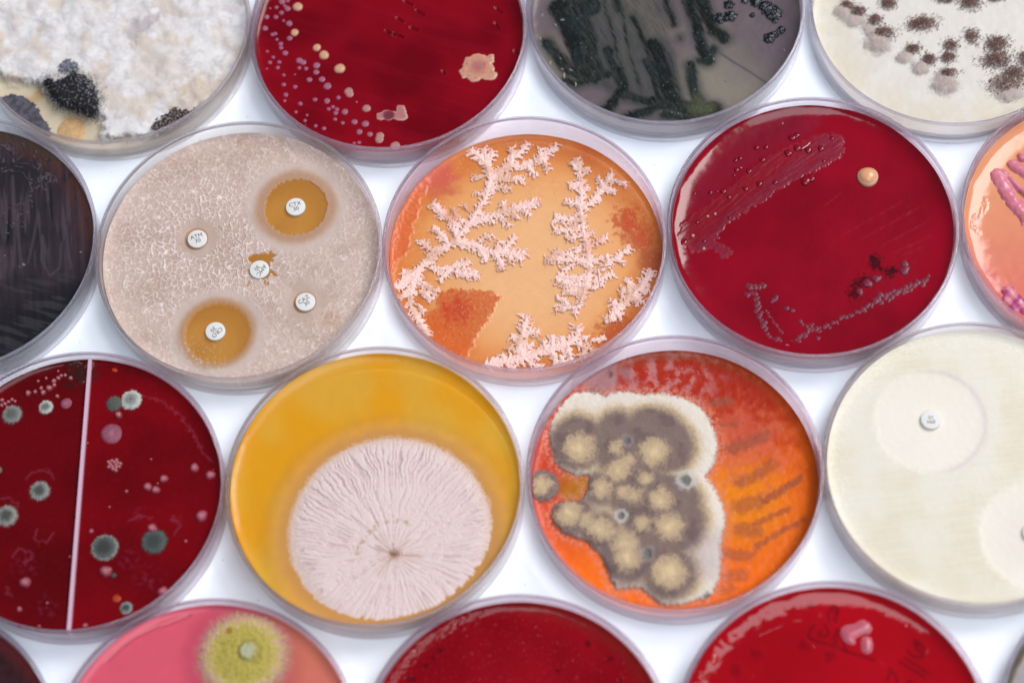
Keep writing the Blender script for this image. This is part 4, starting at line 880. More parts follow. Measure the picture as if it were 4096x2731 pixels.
    chain([(740, 1375), (800, 1320), (870, 1295), (980, 1250), (1100, 1200), (1200, 1150), (1290, 1110), (1400, 1065)], 62, 10, 17, 7)
    chain([(1170, 1140), (1300, 1095), (1400, 1050), (1500, 1020)], 26, 14, 22, 8)
    chain([(790, 1255), (880, 1300)], 8, 10, 15, 8); chain([(545, 1130), (560, 1190), (575, 1260), (620, 1330), (690, 1375)], 26, 12, 20, 8)
    chain([(490, 1060), (530, 1070), (580, 1065)], 7, 15, 22, 6); chain([(500, 1110), (540, 1100), (560, 1160)], 6, 14, 20, 6); chain([(600, 1190), (690, 1320)], 16, 5, 9, 3)
    for x, y, r in ((635, 1140, 18), (655, 1120, 17), (648, 1132, 16), (712, 1180, 17), (742, 1192, 17), (880, 1342, 16), (1350, 975, 34), (1350, 940, 26), (1195, 1020, 28), (1150, 1045, 30), (1107, 1090, 24), (1210, 1018, 20), (930, 1268, 12)):
        p = lp(k, x, y); o = put('mauve_colony', mv[x % 4], ag, p[0], p[1], r * s); o.scale.z *= 1.3
    # peach dome with a lighter foot
    p = lp(k, 1150, 472); q = np.linspace(0, 1, 15)
    pr = [(max(.01, 4.35 * t), 1.9 * math.sqrt(max(0, 1 - (t / .86) ** 2)) + .55 if t < .8 else .55 + 1.9 * math.sqrt(1 - (.8 / .86) ** 2) * (1 - (t - .8) / .2) - (0 if t < 1 else .55)) for t in q] + [(4.2, -.3)]
    co, f = revolve(pr, 44); rr = np.hypot(co[:, 0], co[:, 1]); wv = 1 + .03 * np.sin(3 * np.arctan2(co[:, 1], co[:, 0])); co[:, :2] *= (wv * s * 58 / 4.35)[:, None]
    col = mixc(base(S(232, 168, 124), rr), S(236, 196, 160), ss(3.2, 3.9, rr))
    o = link('peach_colony', mesh_np('peach_colony', co, f[:, ::-1], col, .22, mat=M_WET), ag, (p[0], p[1], 0)); o['label'] = 'raised peach coloured domed colony'
    ch = lps(k, [(668, 1405), (682, 1385), (715, 1376), (738, 1386), (742, 1412), (722, 1430), (690, 1432), (668, 1424)])
    patch('pale_colony', k, ag, lambda X, Y: (np.where(-sdpoly(ch, X, Y) > 0, .35, -sdpoly(ch, X, Y)), base(S(196, 130, 130), X), .4), bb(ch, .5), .18, M_WET)
    tb = lps(k, [(796, 322), (810, 312), (822, 305), (838, 289)]); co = []
    co, f = tube([(a[0], a[1], .45) for a in tb], .14)
    link('white_fibre', mesh_np('white_fibre', co, f, S(235, 215, 220), .4, mat=M_WET), ag)

def tube(pts, r, seg=6):
    P = np.array(pts, float); n = len(P); co = []
    for i in range(n):
        t = P[min(i + 1, n - 1)] - P[max(i - 1, 0)]; t /= np.linalg.norm(t) + 1e-9
        a = np.cross(t, (0, 0, 1)); a /= np.linalg.norm(a) + 1e-9; b = np.cross(t, a)
        rr = r[i] if hasattr(r, '__len__') else r
        for j in range(seg):
            an = 2 * math.pi * j / seg; co.append(P[i] + rr * (a * math.cos(an) + b * math.sin(an)))
    f = [(i * seg + j, i * seg + (j + 1) % seg, (i + 1) * seg + (j + 1) % seg, (i + 1) * seg + j) for i in range(n - 1) for j in range(seg)]
    return np.array(co), np.array(f)

# ================= B4: salmon agar, pink smears
def build_B4():
    k = 'B4'; s = mm(k)
    root = dish(k, 'salmon orange agar dish with raised rose pink smears')
    def fn(X, Y):
        t = ss(26, -34, Y)
        c = mixc(base(S(228, 152, 112), X), S(222, 110, 98), t); c = mixc(c, S(206, 84, 84), .6 * ss(-18, -40, Y))
        for pts, w in (([(255, 1105), (330, 1190), (400, 1280), (440, 1330)], 14), ([(260, 1130), (330, 1260), (400, 1370)], 10)):
            d, _ = sdline(lps(k, pts), X, Y); c = mixc(c, S(196, 76, 84), .5 * np.exp(-(d / (w * s * 1.6)) ** 2))
        h = .015 * fbm(X, Y, .3, 2, 3)
        d, _ = sdline(lps(k, [(265, 670), (270, 710), (240, 760), (195, 790), (180, 850), (230, 880)]), X, Y); n = fbm(X, Y, 1.0, 3, 4)
        h = h + .35 * np.exp(-((d - .4) / .35) ** 2) * ss(-.1, .3, n); c = mixc(c, S(238, 190, 170), .5 * np.exp(-(d / .9) ** 2) * ss(-.1, .3, n))
        b = zone(k, 207, 798, 13, X, Y); c = mixc(c, S(110, 100, 150), .8 * ss(1, .4, b))
        return dict(col=c, h=h, rough=.12 + 0 * X)
    ag = agar(k, root, fn, M_GLOSSY, nr=130, nth=600, men=1.6, ms=2.0)
    SM = [[([(350, 500), (385, 560), (430, 640), (480, 710), (550, 790), (640, 880)], 52), ([(380, 485), (400, 500)], 30), ([(430, 530), (500, 600), (600, 680), (700, 750)], 22)], [([(455, 435), (520, 480), (600, 540), (700, 600)], 40)], [([(510, 385), (600, 400), (700, 450)], 32)],
          [([(420, 1270), (470, 1330), (540, 1410), (620, 1480)], 42), ([(400, 1330), (470, 1410)], 26)]]
    for i, grp in enumerate(SM):
        L = [(lps(k, p), w * s) for p, w in grp]
        def sm(X, Y, L=L, i=i):
            n = fbm(X, Y, .35, 3, 3 + i); h = np.full(X.shape, -.6)
            for p, w in L:
                d, _ = sdline(p, X, Y); w2 = w * (1 + .35 * n); h = np.maximum(h, np.where(d < w2 * 1.2, 1.5 * (np.clip(1 - (d / w2) ** 2, 0, 1)) ** .7 - .05, -.6))
            return h + .12 * fbm(X, Y, .5, 2, 9), mixc(base(S(226, 140, 158), X), S(218, 122, 138) if i < 3 else S(176, 70, 120), ss(-.3, .4, n)), .22
        patch('pink_smear', k, ag, sm, bb([q for p, w in L for q in p], 4), .3, M_WET)
# ================= C0: divided blood agar dish
def build_C0():
    k = 'C0'; s = mm(k)
    root = dish(k, 'red blood agar dish split by an upright divider and spotted with fuzzy grey green moulds')
    a = lp(k, 447, 100, 1.6); b = lp(k, 340, 1452, 1.6)
    def side(X, Y): return (X - a[0]) * (b[1] - a[1]) - (Y - a[1]) * (b[0] - a[0])
    wisp = [lps(k, p) for p in ([(700, 275), (800, 300), (900, 380), (960, 460), (1010, 560), (1060, 610)], [(130, 690), (160, 655), (230, 645), (270, 690)], [(0, 790), (50, 785), (95, 830)], [(60, 1080), (90, 1040), (150, 1050), (165, 1080), (110, 1110)], [(180, 950), (175, 1000), (230, 1010), (265, 960)], [(30, 1230), (60, 1270), (30, 1250)], [(640, 900), (700, 870), (750, 890)], [(860, 880), (900, 920), (870, 960)])]
    def ex(X, Y, d):
        left = side(X, Y) < 0
        left = left if (side(np.array(-40.), np.array(0.)) < 0) else ~left
        d['col'] = np.where(left[..., None], d['col'] * .72, d['col'])
        n = fbm(X, Y, .6, 4, 3)
        for w in wisp:
            l, _ = sdline(w, X + .8 * n, Y + .8 * n); d['col'] = mixc(d['col'], S(150, 60, 80), .4 * np.exp(-(l / .35) ** 2))
        for x, y, rx in ((640, 1080, 120), (130, 1120, 130), (740, 1190, 130), (880, 900, 60), (230, 1330, 120), (680, 860, 70)):
            d['col'] = mixc(d['col'], S(138, 48, 76), .5 * ss(1, 0, zone(k, x, y, rx, X, Y) + .2) * ss(-.1, .5, n))
        d['col'] = mixc(d['col'], S(52, 28, 24), .85 * ss(1.1, .3, zone(k, 400, 160, 95, X, Y) + .8 * n)); d['h'] += .4 * ss(1.1, .3, zone(k, 400, 160, 85, X, Y) + .8 * n) * (1 + n)
        d['rough'] = d['rough'] + .1 * ss(.1, .5, n)
    ag = agar(k, root, blood_fn(k, (108, 0, 8), (126, 1, 12), 5, ex), M_BLOOD, nr=120, nth=560)
    # divider
    cx, cy, R, za, _ = D[k]
    u = np.array(b) - np.array(a); u /= np.hypot(*u); mid = (np.array(a) + np.array(b)) / 2; off = mid - u * (mid @ u); hl = math.sqrt((R - 1.5) ** 2 - off @ off)
    bm = bmesh.new(); bmesh.ops.create_cube(bm, size=1); bmesh.ops.scale(bm, vec=(hl * 2, 1.15, za + 1.6 - 1.62), verts=bm.verts); bmesh.ops.bevel(bm, geom=list(bm.edges), offset=.15, segments=2, affect='EDGES')
    me = bpy.data.meshes.new('divider'); bm.to_mesh(me); bm.free()
    m, nt, out = nodes_of('milky_plastic'); p = N(nt, 'ShaderNodeBsdfPrincipled'); p.inputs['Base Color'].default_value = (.72, .46, .58, 1); p.inputs['Roughness'].default_value = .22; p.inputs['IOR'].default_value = 1.5; p.inputs['Alpha'].default_value = .8
    nt.links.new(p.outputs[0], out.inputs[0]); me.materials.append(m)
    o = link('divider', me, root, (off[0], off[1], 1.62 + (za + 1.6 - 1.62) / 2)); o.rotation_euler = (0, 0, math.atan2(u[1], u[0]))
    def fuzz(x, y, r, c0, c1, c2, i):
        p = lp(k, x, y, .4); rr = r * s
        def f(X, Y):
            n = fbm(X, Y, .9, 4, 70 + i); q = np.hypot(X - p[0], Y - p[1]) / rr; qq = q + .10 * n + .10 * noise(X * 2.2, Y * 2.2, i + 50)
            h = .9 * (1 - qq ** 2.2) * min(1, rr / 2.2); h = np.where(qq < 1, h + .14 * noise(X * 2.6, Y * 2.6, i), -.4 * (qq - .9))
            c = mixc(base(S(*c0), X), S(*c1), ss(.25, .8, qq)); c = mixc(c, S(*c2), ss(.72, .92, qq)); c = mixc(c, S(110, 40, 46), .8 * ss(.92, 1.06, qq))
            return h, c, .9, .9 * ss(.78, 1.02, qq)
        patch('grey_green_colony', k, ag, f, (p[0] - rr * 1.2, p[1] - rr * 1.2, p[0] + rr * 1.2, p[1] + rr * 1.2), .22, M_FUZZ)
    G = [(60, 368, 56, (98, 98, 95), (140, 138, 132), (120, 80, 84)), (228, 332, 40, (112, 115, 111), (196, 194, 187), (190, 170, 165)), (197, 748, 56, (76, 80, 76), (148, 148, 142), (140, 110, 110)), (32, 873, 60, (76, 78, 74), (150, 150, 142), (150, 120, 118)),
         (568, 314, 44, (86, 90, 86), (92, 95, 90), (110, 86, 84)), (652, 295, 56, (132, 136, 130), (192, 192, 184), (210, 205, 198)), (520, 1030, 70, (60, 62, 61), (92, 95, 92), (164, 165, 158)), (768, 1000, 70, (62, 66, 64), (88, 92, 90), (86, 70, 72)), (628, 1332, 36, (66, 71, 69), (148, 151, 146), (120, 110, 108)), (-8, 645, 20, (90, 90, 85), (120, 110, 105), (130, 90, 90)), (566, 1168, 14, (70, 84, 84), (80, 80, 80), (90, 60, 60))]
    for i, g in enumerate(G): fuzz(*g, i)
    pk = [dome_mesh('pink_colony', [S(200, 128, 132), S(178, 96, 108), S(150, 60, 78), S(128, 30, 46)], M_FUZZ, .5, 18, 5, .35, .6, .1, q) for q in range(3)]
    mb = dome_mesh('mauve_colony', [S(178, 110, 124), S(150, 82, 104), S(146, 76, 98), S(126, 40, 60)], M_MATTE, .16, 28, 6, .4, .6, .03)
    gl = [dome_mesh('pink_bead', [S(196, 122, 126), S(170, 92, 98), S(120, 40, 50)], M_WET, .8, 14, 5, .3, .15, .1, q) for q in range(2)]
    orr = dome_mesh('orange_colony', [S(190, 72, 20), S(176, 52, 14), S(150, 20, 10)], M_WET, .15, 20, 5, .4, .4)
    p = lp(k, 555, 466); put('mauve_colony', mb, ag, p[0], p[1], 60 * s); p = lp(k, 330, 315); put('mauve_colony', mb, ag, p[0], p[1], 32 * s)
    for i, (x, y, r) in enumerate([(527, 1150, 32), (757, 935, 26), (968, 635, 25), (1048, 672, 27), (815, 690, 23), (735, 730, 24), (775, 745, 23), (1003, 875, 32), (125, 1205, 30), (812, 1250, 28), (195, 1430, 16), (97, 1338, 15), (425, 1420, 15), (455, 950, 13), (100, 1420, 12), (630, 752, 10), (235, 1307, 8), (925, 1000, 9), (545, 830, 7)]):
        p = lp(k, x, y); put('pink_colony', pk[i % 3], ag, p[0], p[1], r * s * 1.05)
    for i, (x, y, r) in enumerate([(590, 373, 22), (545, 1143, 16), (775, 940, 10), (285, 280, 13), (140, 265, 18), (190, 205, 10), (230, 190, 10), (245, 240, 20), (205, 240, 13), (215, 262, 17), (175, 258, 13), (268, 205, 16), (290, 190, 14), (305, 178, 12), (325, 176, 12), (352, 190, 14), (270, 225, 14), (10, 300, 14), (25, 318, 13), (42, 308, 12), (60, 297, 12), (75, 305, 10), (8, 325, 12), (35, 335, 11), (290, 155, 8), (752, 593, 7), (436, 512, 6), (348, 1077, 7), (785, 713, 6)]):
        p = lp(k, x, y); put('pink_bead', gl[i % 2], ag, p[0], p[1], r * s)
    for j in range(14):
        p = lp(k, 568 + 32 * math.cos(j * 2.4) * math.sqrt((j + 1) / 14), 622 + 30 * math.sin(j * 2.4) * math.sqrt((j + 1) / 14)); put('pink_bead', gl[j % 2], ag, p[0], p[1], 13 * s)
    for x, y, r in ((572, 145, 20), (857, 245, 14), (580, 1285, 24), (1075, 642, 24), (853, 268, 8)):
        p = lp(k, x, y); put('orange_colony', orr, ag, p[0], p[1], r * s)

# ================= C1: yellow agar, one great radially wrinkled colony
def build_C1():
    k = 'C1'; s = mm(k)
    root = dish(k, 'golden yellow dish with one big white colony wrinkled in rays')
    C = lp(k, 862, 968, .8); Rc = 508 * s; O = lp(k, 877, 1080, .8)
    def fn(X, Y):
        r = np.hypot(X - C[0], Y - C[1]) / Rc; n = fbm(X, Y, .25, 3, 3)
        c = mixc(base(S(238, 165, 32, 1.15), X), S(236, 178, 62, 1.1), ss(-.3, .5, fbm(X, Y, .04, 2, 6)))
        up = ss(-.5, 1, (Y - C[1]) / Rc)
        c = mixc(c, S(204, 146, 84), ss(1.32, 1.0, r + .03 * n) * .95)
        return dict(col=c, h=.05 * n, rough=.24 + 0 * X, clear=.30 * ss(1.1, 1.25, r))
    ag = agar(k, root, fn, M_CLEAR_Y, nr=100, nth=520, men=1.2, ms=1.8)
    def f(X, Y):
        r = np.hypot(X - C[0], Y - C[1]) / Rc; dx = X - O[0]; dy = Y - O[1]; ro = np.hypot(dx, dy) / Rc; th = np.arctan2(dy, dx)
        n = fbm(X, Y, .3, 3, 3); wob = .22 * fbm(X, Y, .16, 3, 12) + .05 * fbm(X, Y, .7, 2, 14)
        # ray folds: more of them outside, joined by branching
        tw = (th + math.pi + .045 * fbm(X, Y, .10, 2, 12) + .012 * fbm(X, Y, .5, 3, 14)) / 6.2831853
        def ray(m, s1): q = noise(tw * m, ro * 1.1 + 7 + .12 * n, s1, per=m); return 1 - 2 * np.exp(-(q / .13) ** 2)
        w1 = ss(.34, .24, ro); w3 = ss(.62, .76, ro + .1 * n)
        rays = ray(40, 3) * w1 + ray(74, 5) * (1 - w1) * (1 - w3) + ray(118, 7) * w3
        net = 1 - 2 * np.exp(-(noise(X * .8 + n, Y * .8, 22) / .13) ** 2)
        ring = ss(.28, .42, ro) * ss(.72, .55, ro) * ss(-.3, .2, fbm(X, Y, .12, 2, 15))
        fold = rays * (1 - .65 * ring) + net * .65 * ring
        ends = ss(0, .12, 1.0 - r - .03 * n) 
        edge = 1.03 - r + .014 * fbm(X, Y, .9, 3, 5)
        h = np.where(edge > 0, .55 * ss(0, .22, edge) + .24 * fold * ss(.03, .16, edge) * ss(0, .05, ro), edge * 6)
        h = h - .55 * np.exp(-(ro / .045) ** 2) + .05 * noise(X * 2.2, Y * 2.2, 4) * (edge > 0)
        c = base(S(234, 210, 206, 1.0), X); c = mixc(c, S(192, 162, 156), .5 * ss(.0, -.9, fold) * ss(.02, .1, edge))
        c = mixc(c, S(222, 190, 168), .8 * ss(.16, .0, edge + .03 * noise(X * 1.6, Y * 1.6, 3))); c = mixc(c, S(210, 154, 96), ss(.075, .0, edge + .03 * noise(X * 1.9, Y * 1.9, 31)))
        c = mixc(c, S(186, 148, 100), .8 * ss(.035, .0, np.abs(ro - .335 - .03 * n)) * ss(.9, 1.5, np.abs(th - 1.75 + 3.14) % 6.28 * 0 + (np.abs(((th - 2.0 + 3.14159) % 6.28318) - 3.14159) < 1.05) * 2) * ss(-.3, .3, fbm(X, Y, .6, 3, 8)))
        c = mixc(c, S(196, 160, 122), .5 * ss(.3, .1, ro) * ss(.1, -.5, fold)); c = mixc(c, S(150, 104, 66), .9 * np.exp(-(ro / .05) ** 2) + .5 * np.exp(-(ro / .14) ** 2) * ss(.2, -.4, fold))
        return h, c, .85, ss(.13, .0, edge)
    patch('wrinkled_colony', k, ag, f, (C[0] - Rc * 1.1, C[1] - Rc * 1.1, C[0] + Rc * 1.1, C[1] + Rc * 1.1), .2, M_CREPE)
M_CLEAR_Y = surf('yellow_agar', amp=.02, nscale=.15, bump=.02, bscale=.6, clear=True, tint=(.97, .66, .10), ior=1.30)
M_CREPE = surf('crepe_mould', amp=.03, nscale=.7, bump=.35, bscale=3.5, dist=.15)

# ================= C2: orange agar, cream and taupe mould of merged rings
def build_C2():
    k = 'C2'; s = mm(k)
    root = dish(k, 'orange red dish half covered by cream mould with merged taupe and sand rings')
    cream = lps(k, [(215, 735), (175, 690), (150, 620), (140, 540), (150, 470), (185, 400), (225, 355), (270, 312), (350, 308), (425, 316), (440, 335), (470, 312), (530, 305), (590, 310), (640, 322), (700, 315), (770, 318), (850, 338), (910, 365), (960, 400), (1010, 470), (1035, 540), (1048, 600), (1035, 670), (1010, 730), (985, 765), (1020, 800), (1045, 850), (1070, 900), (1085, 960), (1082, 1030), (1065, 1090), (1060, 1150), (1065, 1220), (1055, 1300), (1020, 1370), (985, 1410), (930, 1415), (870, 1435), (800, 1445), (730, 1440), (670, 1390), (630, 1355), (560, 1355), (500, 1365), (470, 1330), (450, 1270), (430, 1220), (405, 1170), (340, 1110), (270, 1085), (210, 1060), (165, 1010), (150, 950), (175, 895), (240, 875), (300, 880), (330, 850), (345, 800), (350, 762), (300, 768)], 1.0)
    hole = lps(k, [(215, 760), (260, 752), (330, 755), (350, 790), (335, 850), (310, 880), (250, 870), (215, 830)], 1.0)
    hole2 = lps(k, [(450, 945), (520, 930), (575, 950), (560, 1020), (520, 1050), (490, 1010)], 1.0)
    DK = [(305, 590, 148), (500, 520, 100), (690, 560, 165), (760, 610, 150), (420, 830, 92), (560, 870, 100), (700, 850, 130), (790, 900, 150), (800, 1010, 165), (265, 965, 112), (560, 1180, 145), (780, 1270, 140), (120, 810, 88), (600, 740, 110), (420, 1050, 100), (500, 650, 110), (640, 1000, 100), (700, 1130, 90)]
    SD = [(310, 620, 92), (500, 620, 45), (545, 700, 60), (510, 740, 70), (700, 640, 88), (425, 830, 66), (540, 850, 45), (600, 865, 48), (655, 780, 48), (735, 890, 72), (640, 1010, 50), (780, 1030, 82), (255, 960, 80), (350, 1000, 55), (420, 1040, 75), (550, 1120, 80), (560, 1190, 78), (780, 1265, 100), (115, 810, 62), (480, 1060, 40)]
    DKl = [(lp(k, x, y, 1.0), r * s) for x, y, r in DK]; SDl = [(lp(k, x, y, 1.0), r * s) for x, y, r in SD]
    def fn(X, Y):
        n = fbm(X, Y, .2, 4, 3)
        t = ss(.0, 1.0, (Y + 12) / 42 + .25 * n)
        c = mixc(base(S(236, 104, 8, 1.15), X), S(176, 42, 22), t); c = mixc(c, S(206, 62, 40), .8 * ss(-20, -36, X) * ss(-30, -5, Y)); c = mixc(c, S(240, 136, 6, 1.2), .8 * ss(1., .2, zone(k, 1150, 900, 360, X, Y)))
        fw = noise(X * 2.2, Y * 2.2, 19); w = ss(-.15, .5, fbm(X, Y, .3, 4, 9) + .35 * fw); c = mixc(c, S(200, 136, 134), .7 * w * ss(1.1, .4, zone(k, 700, 240, 420, X, Y))); c = mixc(c, S(168, 128, 132), .85 * ss(1, .4, zone(k, 430, 260, 170, X, Y) + .5 * n)); c = mixc(c, S(60, 34, 40), .7 * ss(.4, .9, -n + .3) * ss(1, .4, zone(k, 400, 240, 200, X, Y)))
        c = mixc(c, S(176, 108, 24, 1.1), ss(1.4, 1.0, zone(k, 275, 810, 75, X, Y)) + ss(1.4, 1.0, zone(k, 515, 985, 75, X, Y))); c = mixc(c, S(202, 96, 82), .45 * ss(1, .4, zone(k, 1180, 600, 260, X, Y) + .7 * n)); c = mixc(c, S(196, 60, 30), .6 * ss(1.2, .6, zone(k, 100, 700, 200, X, Y)))
        for pts, wd, a in (([(1000, 385), (1090, 370)], 28, .75), ([(1060, 500), (1130, 490)], 20, .5), ([(1100, 620), (1200, 590), (1280, 550)], 40, .7), ([(1150, 800), (1240, 760), (1320, 700)], 38, .55), ([(1280, 890), (1350, 850), (1400, 810), (1465, 775)], 24, .75), ([(1230, 1010), (1300, 980), (1400, 935)], 20, .65), ([(1230, 1140), (1300, 1090), (1380, 1040), (1490, 990)], 20, .7), ([(1150, 920), (1240, 900)], 55, .55), ([(1150, 1040), (1230, 1050)], 48, .6), ([(1080, 1170), (1190, 1180)], 40, .6), ([(1090, 1290), (1160, 1280)], 45, .55), ([(1050, 1360), (1100, 1350)], 34, .5)):
            d, _ = sdline(lps(k, pts), X, Y); c = mixc(c, S(150, 78, 58), .8 * a * 1.2 * ss(wd * s * 1.2, wd * s * .4, d + .8 * fbm(X, Y, .6, 4, 6) + .3 * fw))
        c = mixc(c, S(224, 140, 116), .8 * ss(3.2, .2, np.abs(sdpoly(cream, X, Y))) * ss(-.3, .4, fw + fbm(X, Y, .8, 3, 5))); c = mixc(c, S(150, 60, 6), .6 * ss(38.5, 41.5, np.hypot(X, Y)) * ss(-30, 0, X)); c = mixc(c, S(226, 120, 84), .45 * ss(.2, .5, fbm(X, Y, .9, 3, 2)) * ss(0, -20, Y + 10))
        return dict(col=c, h=.08 * fbm(X, Y, .5, 3, 7), rough=.3 + 0 * X, clear=.22 * ss(1, .2, zone(k, 1250, 950, 420, X, Y)))
    ag = agar(k, root, fn, surf('orange_red_agar', amp=.05, nscale=.4, bump=.1, bscale=1.5, clear=True, tint=(.98, .42, .03), ior=1.30), nr=125, nth=600)
    def un(L, X, Y, kk):
        d = None
        for p, r in L:
            q = np.hypot(X - p[0], Y - p[1]) - r; d = q if d is None else smin(d, q, kk)
        return d
    def f(X, Y):
        n = fbm(X, Y, .7, 4, 5); n2 = fbm(X, Y, .18, 3, 6)
        a = -sdpoly(cream, X, Y); lc = lp(k, 115, 810, 1.0); a = np.maximum(a, 100 * s - np.hypot(X - lc[0], Y - lc[1])); a = a + .55 * n + .35 * fbm(X, Y, 1.7, 2, 78)
        dk = -un(DKl, X, Y, 1.2) + .55 * n + .4 * n2; sd = -un(SDl, X, Y, .9) + .6 * n + .9 * fbm(X, Y, .38, 2, 91)
        h = np.where(a > 0, 1.5 * (1 - np.exp(-np.maximum(a, 0) / 1.6)) + .3 * ss(-1, 1, sd) + .25 * n2, a) + .12 * noise(X * 2.7, Y * 2.7, 3) * (a > 0)
        cr = mixc(base(S(232, 218, 204), X), S(216, 188, 150), ss(4.2, .6, -dk) * ss(.5, 3, a)); cr = mixc(cr, S(222, 160, 144), .9 * ss(1.1, .0, a + .8 * noise(X * 1.9, Y * 1.9, 8))); low_ = ss(lp(k, 600, 900)[0], lp(k, 200, 1100)[0], X + (Y - lp(k, 600, 1000)[1]) * .5); cr = mixc(cr, S(176, 146, 138), .8 * low_); cr = mixc(cr, S(196, 178, 176), .6 * ss(1, .4, zone(k, 1020, 1180, 200, X, Y)))
        fz = .9 * fbm(X, Y, 1.7, 3, 77); c = mixc(cr, S(118, 97, 96), ss(-2.6, 1.6, dk + .6 * fz) * .9); c = mixc(c, S(104, 82, 84), .5 * ss(.5, 2, dk) * ss(0, .4, n2))
        c = mixc(c, S(198, 170, 136), ss(-.9, 2.2, sd + 1.3 * fz)); c = mixc(c, S(230, 202, 156), .85 * ss(2.2, 5.4, sd + .6 * fz))
        for x, y, r, w_ in ((870, 790, 36, .7), (528, 978, 24, .6), (560, 585, 24, .15), (665, 1175, 30, .15), (980, 1395, 34, .2), (480, 1335, 24, .2)):
            q = zone(k, x, y, r, X, Y) + .4 * n; c = mixc(c, S(110, 112, 112), .85 * ss(1, .5, q)); c = mixc(c, S(204, 202, 194), w_ * np.exp(-((q - 1.2) / .4) ** 2)); h = h - .5 * ss(.9, .3, q) * (a > 0)
        return h, c, .92, .92 * ss(1.7, .0, a)
    R = D[k][2]
    patch('ringed_mould', k, ag, f, (-R, -R, R, R), .24, M_FUZZ)

# ================= C3: cream lawn with round clear zones
def build_C3():
    k = 'C3'; s = mm(k)
    root = dish(k, 'pale cream dish with round clear zones, cut off by the right edge of the frame')
    def fn(X, Y):
        n = fbm(X, Y, .5, 3, 3); st = fbm(X * .06 + 3, Y * 1.1, 1, 3, 8)
        c = mixc(base(S(232, 224, 208, 1.02), X), S(229, 217, 194, 1.0), ss(-.3, .5, fbm(X, Y, .045, 3, 6) - Y / 110)); c = mixc(c, S(236, 229, 214, 1.04), .3 * ss(-.2, .4, st))
        z1 = zone(k, 588, 522, 272, X, Y); z2 = zone(k, 1110, 1080, 272, X, Y)
        e = .045 * fbm(X * .3, Y, 1.1, 3, 9) + .02 * n
        sf = ss(-10, 10, X - lp(k, 585, 520)[0]) * .07; a = np.maximum(ss(1.06 + sf, .90 - sf, z1 + e), ss(1.06, .90, z2 + e)) * .9
        c = mixc(c, S(246, 236, 222, 1.16), a); c = mixc(c, S(222, 208, 212, .95), .5 * np.exp(-((z1 - 1.0) / .05) ** 2) * ss(-4, 6, X - lp(k, 585, 520)[0])); c = mixc(c, S(238, 224, 212, 1.12), .7 * ss(1, .2, z2))
        r = np.hypot(X, Y); spk = noise(X * 2.0, Y * 2.0, 5)
        c = mixc(c, S(244, 238, 226, 1.05), .7 * ss(.35, .6, spk) * (ss(1.12, 1.0, np.minimum(z1, z2)) * ss(.96, 1.0, np.minimum(z1, z2)) + ss(36, 41, r) * ss(-20, 0, Y)))
        h = .14 * (1 - a) + .03 * n + .06 * (1 - a) * np.abs(st) + .12 * ss(.35, .6, spk) * ss(36, 41, r)
        return dict(col=c, h=h, rough=.38 + 0 * X, clear=.2 * a)
    ag = agar(k, root, fn, surf('cream_agar', amp=.012, nscale=.2, bump=.06, bscale=2.0, clear=True, tint=(1.0, 1.0, 1.0), ior=1.25), nr=120, nth=560)
    def P(x, y): return ((3640 + x * 160 / 1568 - 3240) / .816, (1600 + y * 160 / 1568 - 1260) / .816)
    disc(k, 594, 510, ['IPM', '10'], P(980, 820), P(720, 820), 'white disc printed IPM 10 on the pale cream dish, left of the frame edge', .05, size=1.65)
    disc(k, 1094, 1062, None, None, None, 'white disc cut by the right edge of the frame, on cream agar', .05)

# ================= D0, D4: corner dishes
def build_D0():
    k = 'D0'
    root = dish(k, 'dark brown dish cut off by the lower left corner of the frame')
    def fn(X, Y):
        n = fbm(X, Y, .5, 4, 3); c = mixc(base(S(58, 22, 28), X), S(44, 14, 20), ss(-.3, .4, n)); c = mixc(c, S(104, 34, 36), ss(38, 43, np.hypot(X, Y)) * .8)
        return dict(col=c, rough=.4 + 0 * X, h=.08 * n)
    agar(k, root, fn, M_AGAR, nr=60, nth=360)
def build_D4():
    k = 'D4'; s = mm(k)
    root = dish(k, 'olive brown dish with pale blue crust, cut off by the lower right corner')
    def fn(X, Y):
        r = np.hypot(X, Y); n = fbm(X, Y, .5, 4, 3)
        c = mixc(base(S(84, 74, 58), X), S(150, 140, 142), ss(40.3, 41, r + .4 * n) * 0 + ss(33, 34, r + 1.5 * n) * ss(42.2, 41.8, r + .5 * n)); c = mixc(c, S(92, 80, 62), ss(41.6, 42.2, r + .3 * n))
        return dict(col=c, rough=.4 + 0 * X, h=.1 * n)
    ag = agar(k, root, fn, M_AGAR, nr=90, nth=420)
    def f(X, Y):
        r = np.hypot(X, Y); n = fbm(X, Y, .6, 4, 8); d = 1.4 - np.abs(r - 34.5 + 2 * fbm(X, Y, .15, 2, 3)) + 1.6 * n
        return np.where(d > 0, .5 + .4 * n, d), mixc(base(S(168, 186, 208), X), S(130, 144, 160), ss(-.2, .4, n)), .7
    patch('blue_crust', k, ag, f, (-44, 5, 0, 44), .3, M_MATTE)

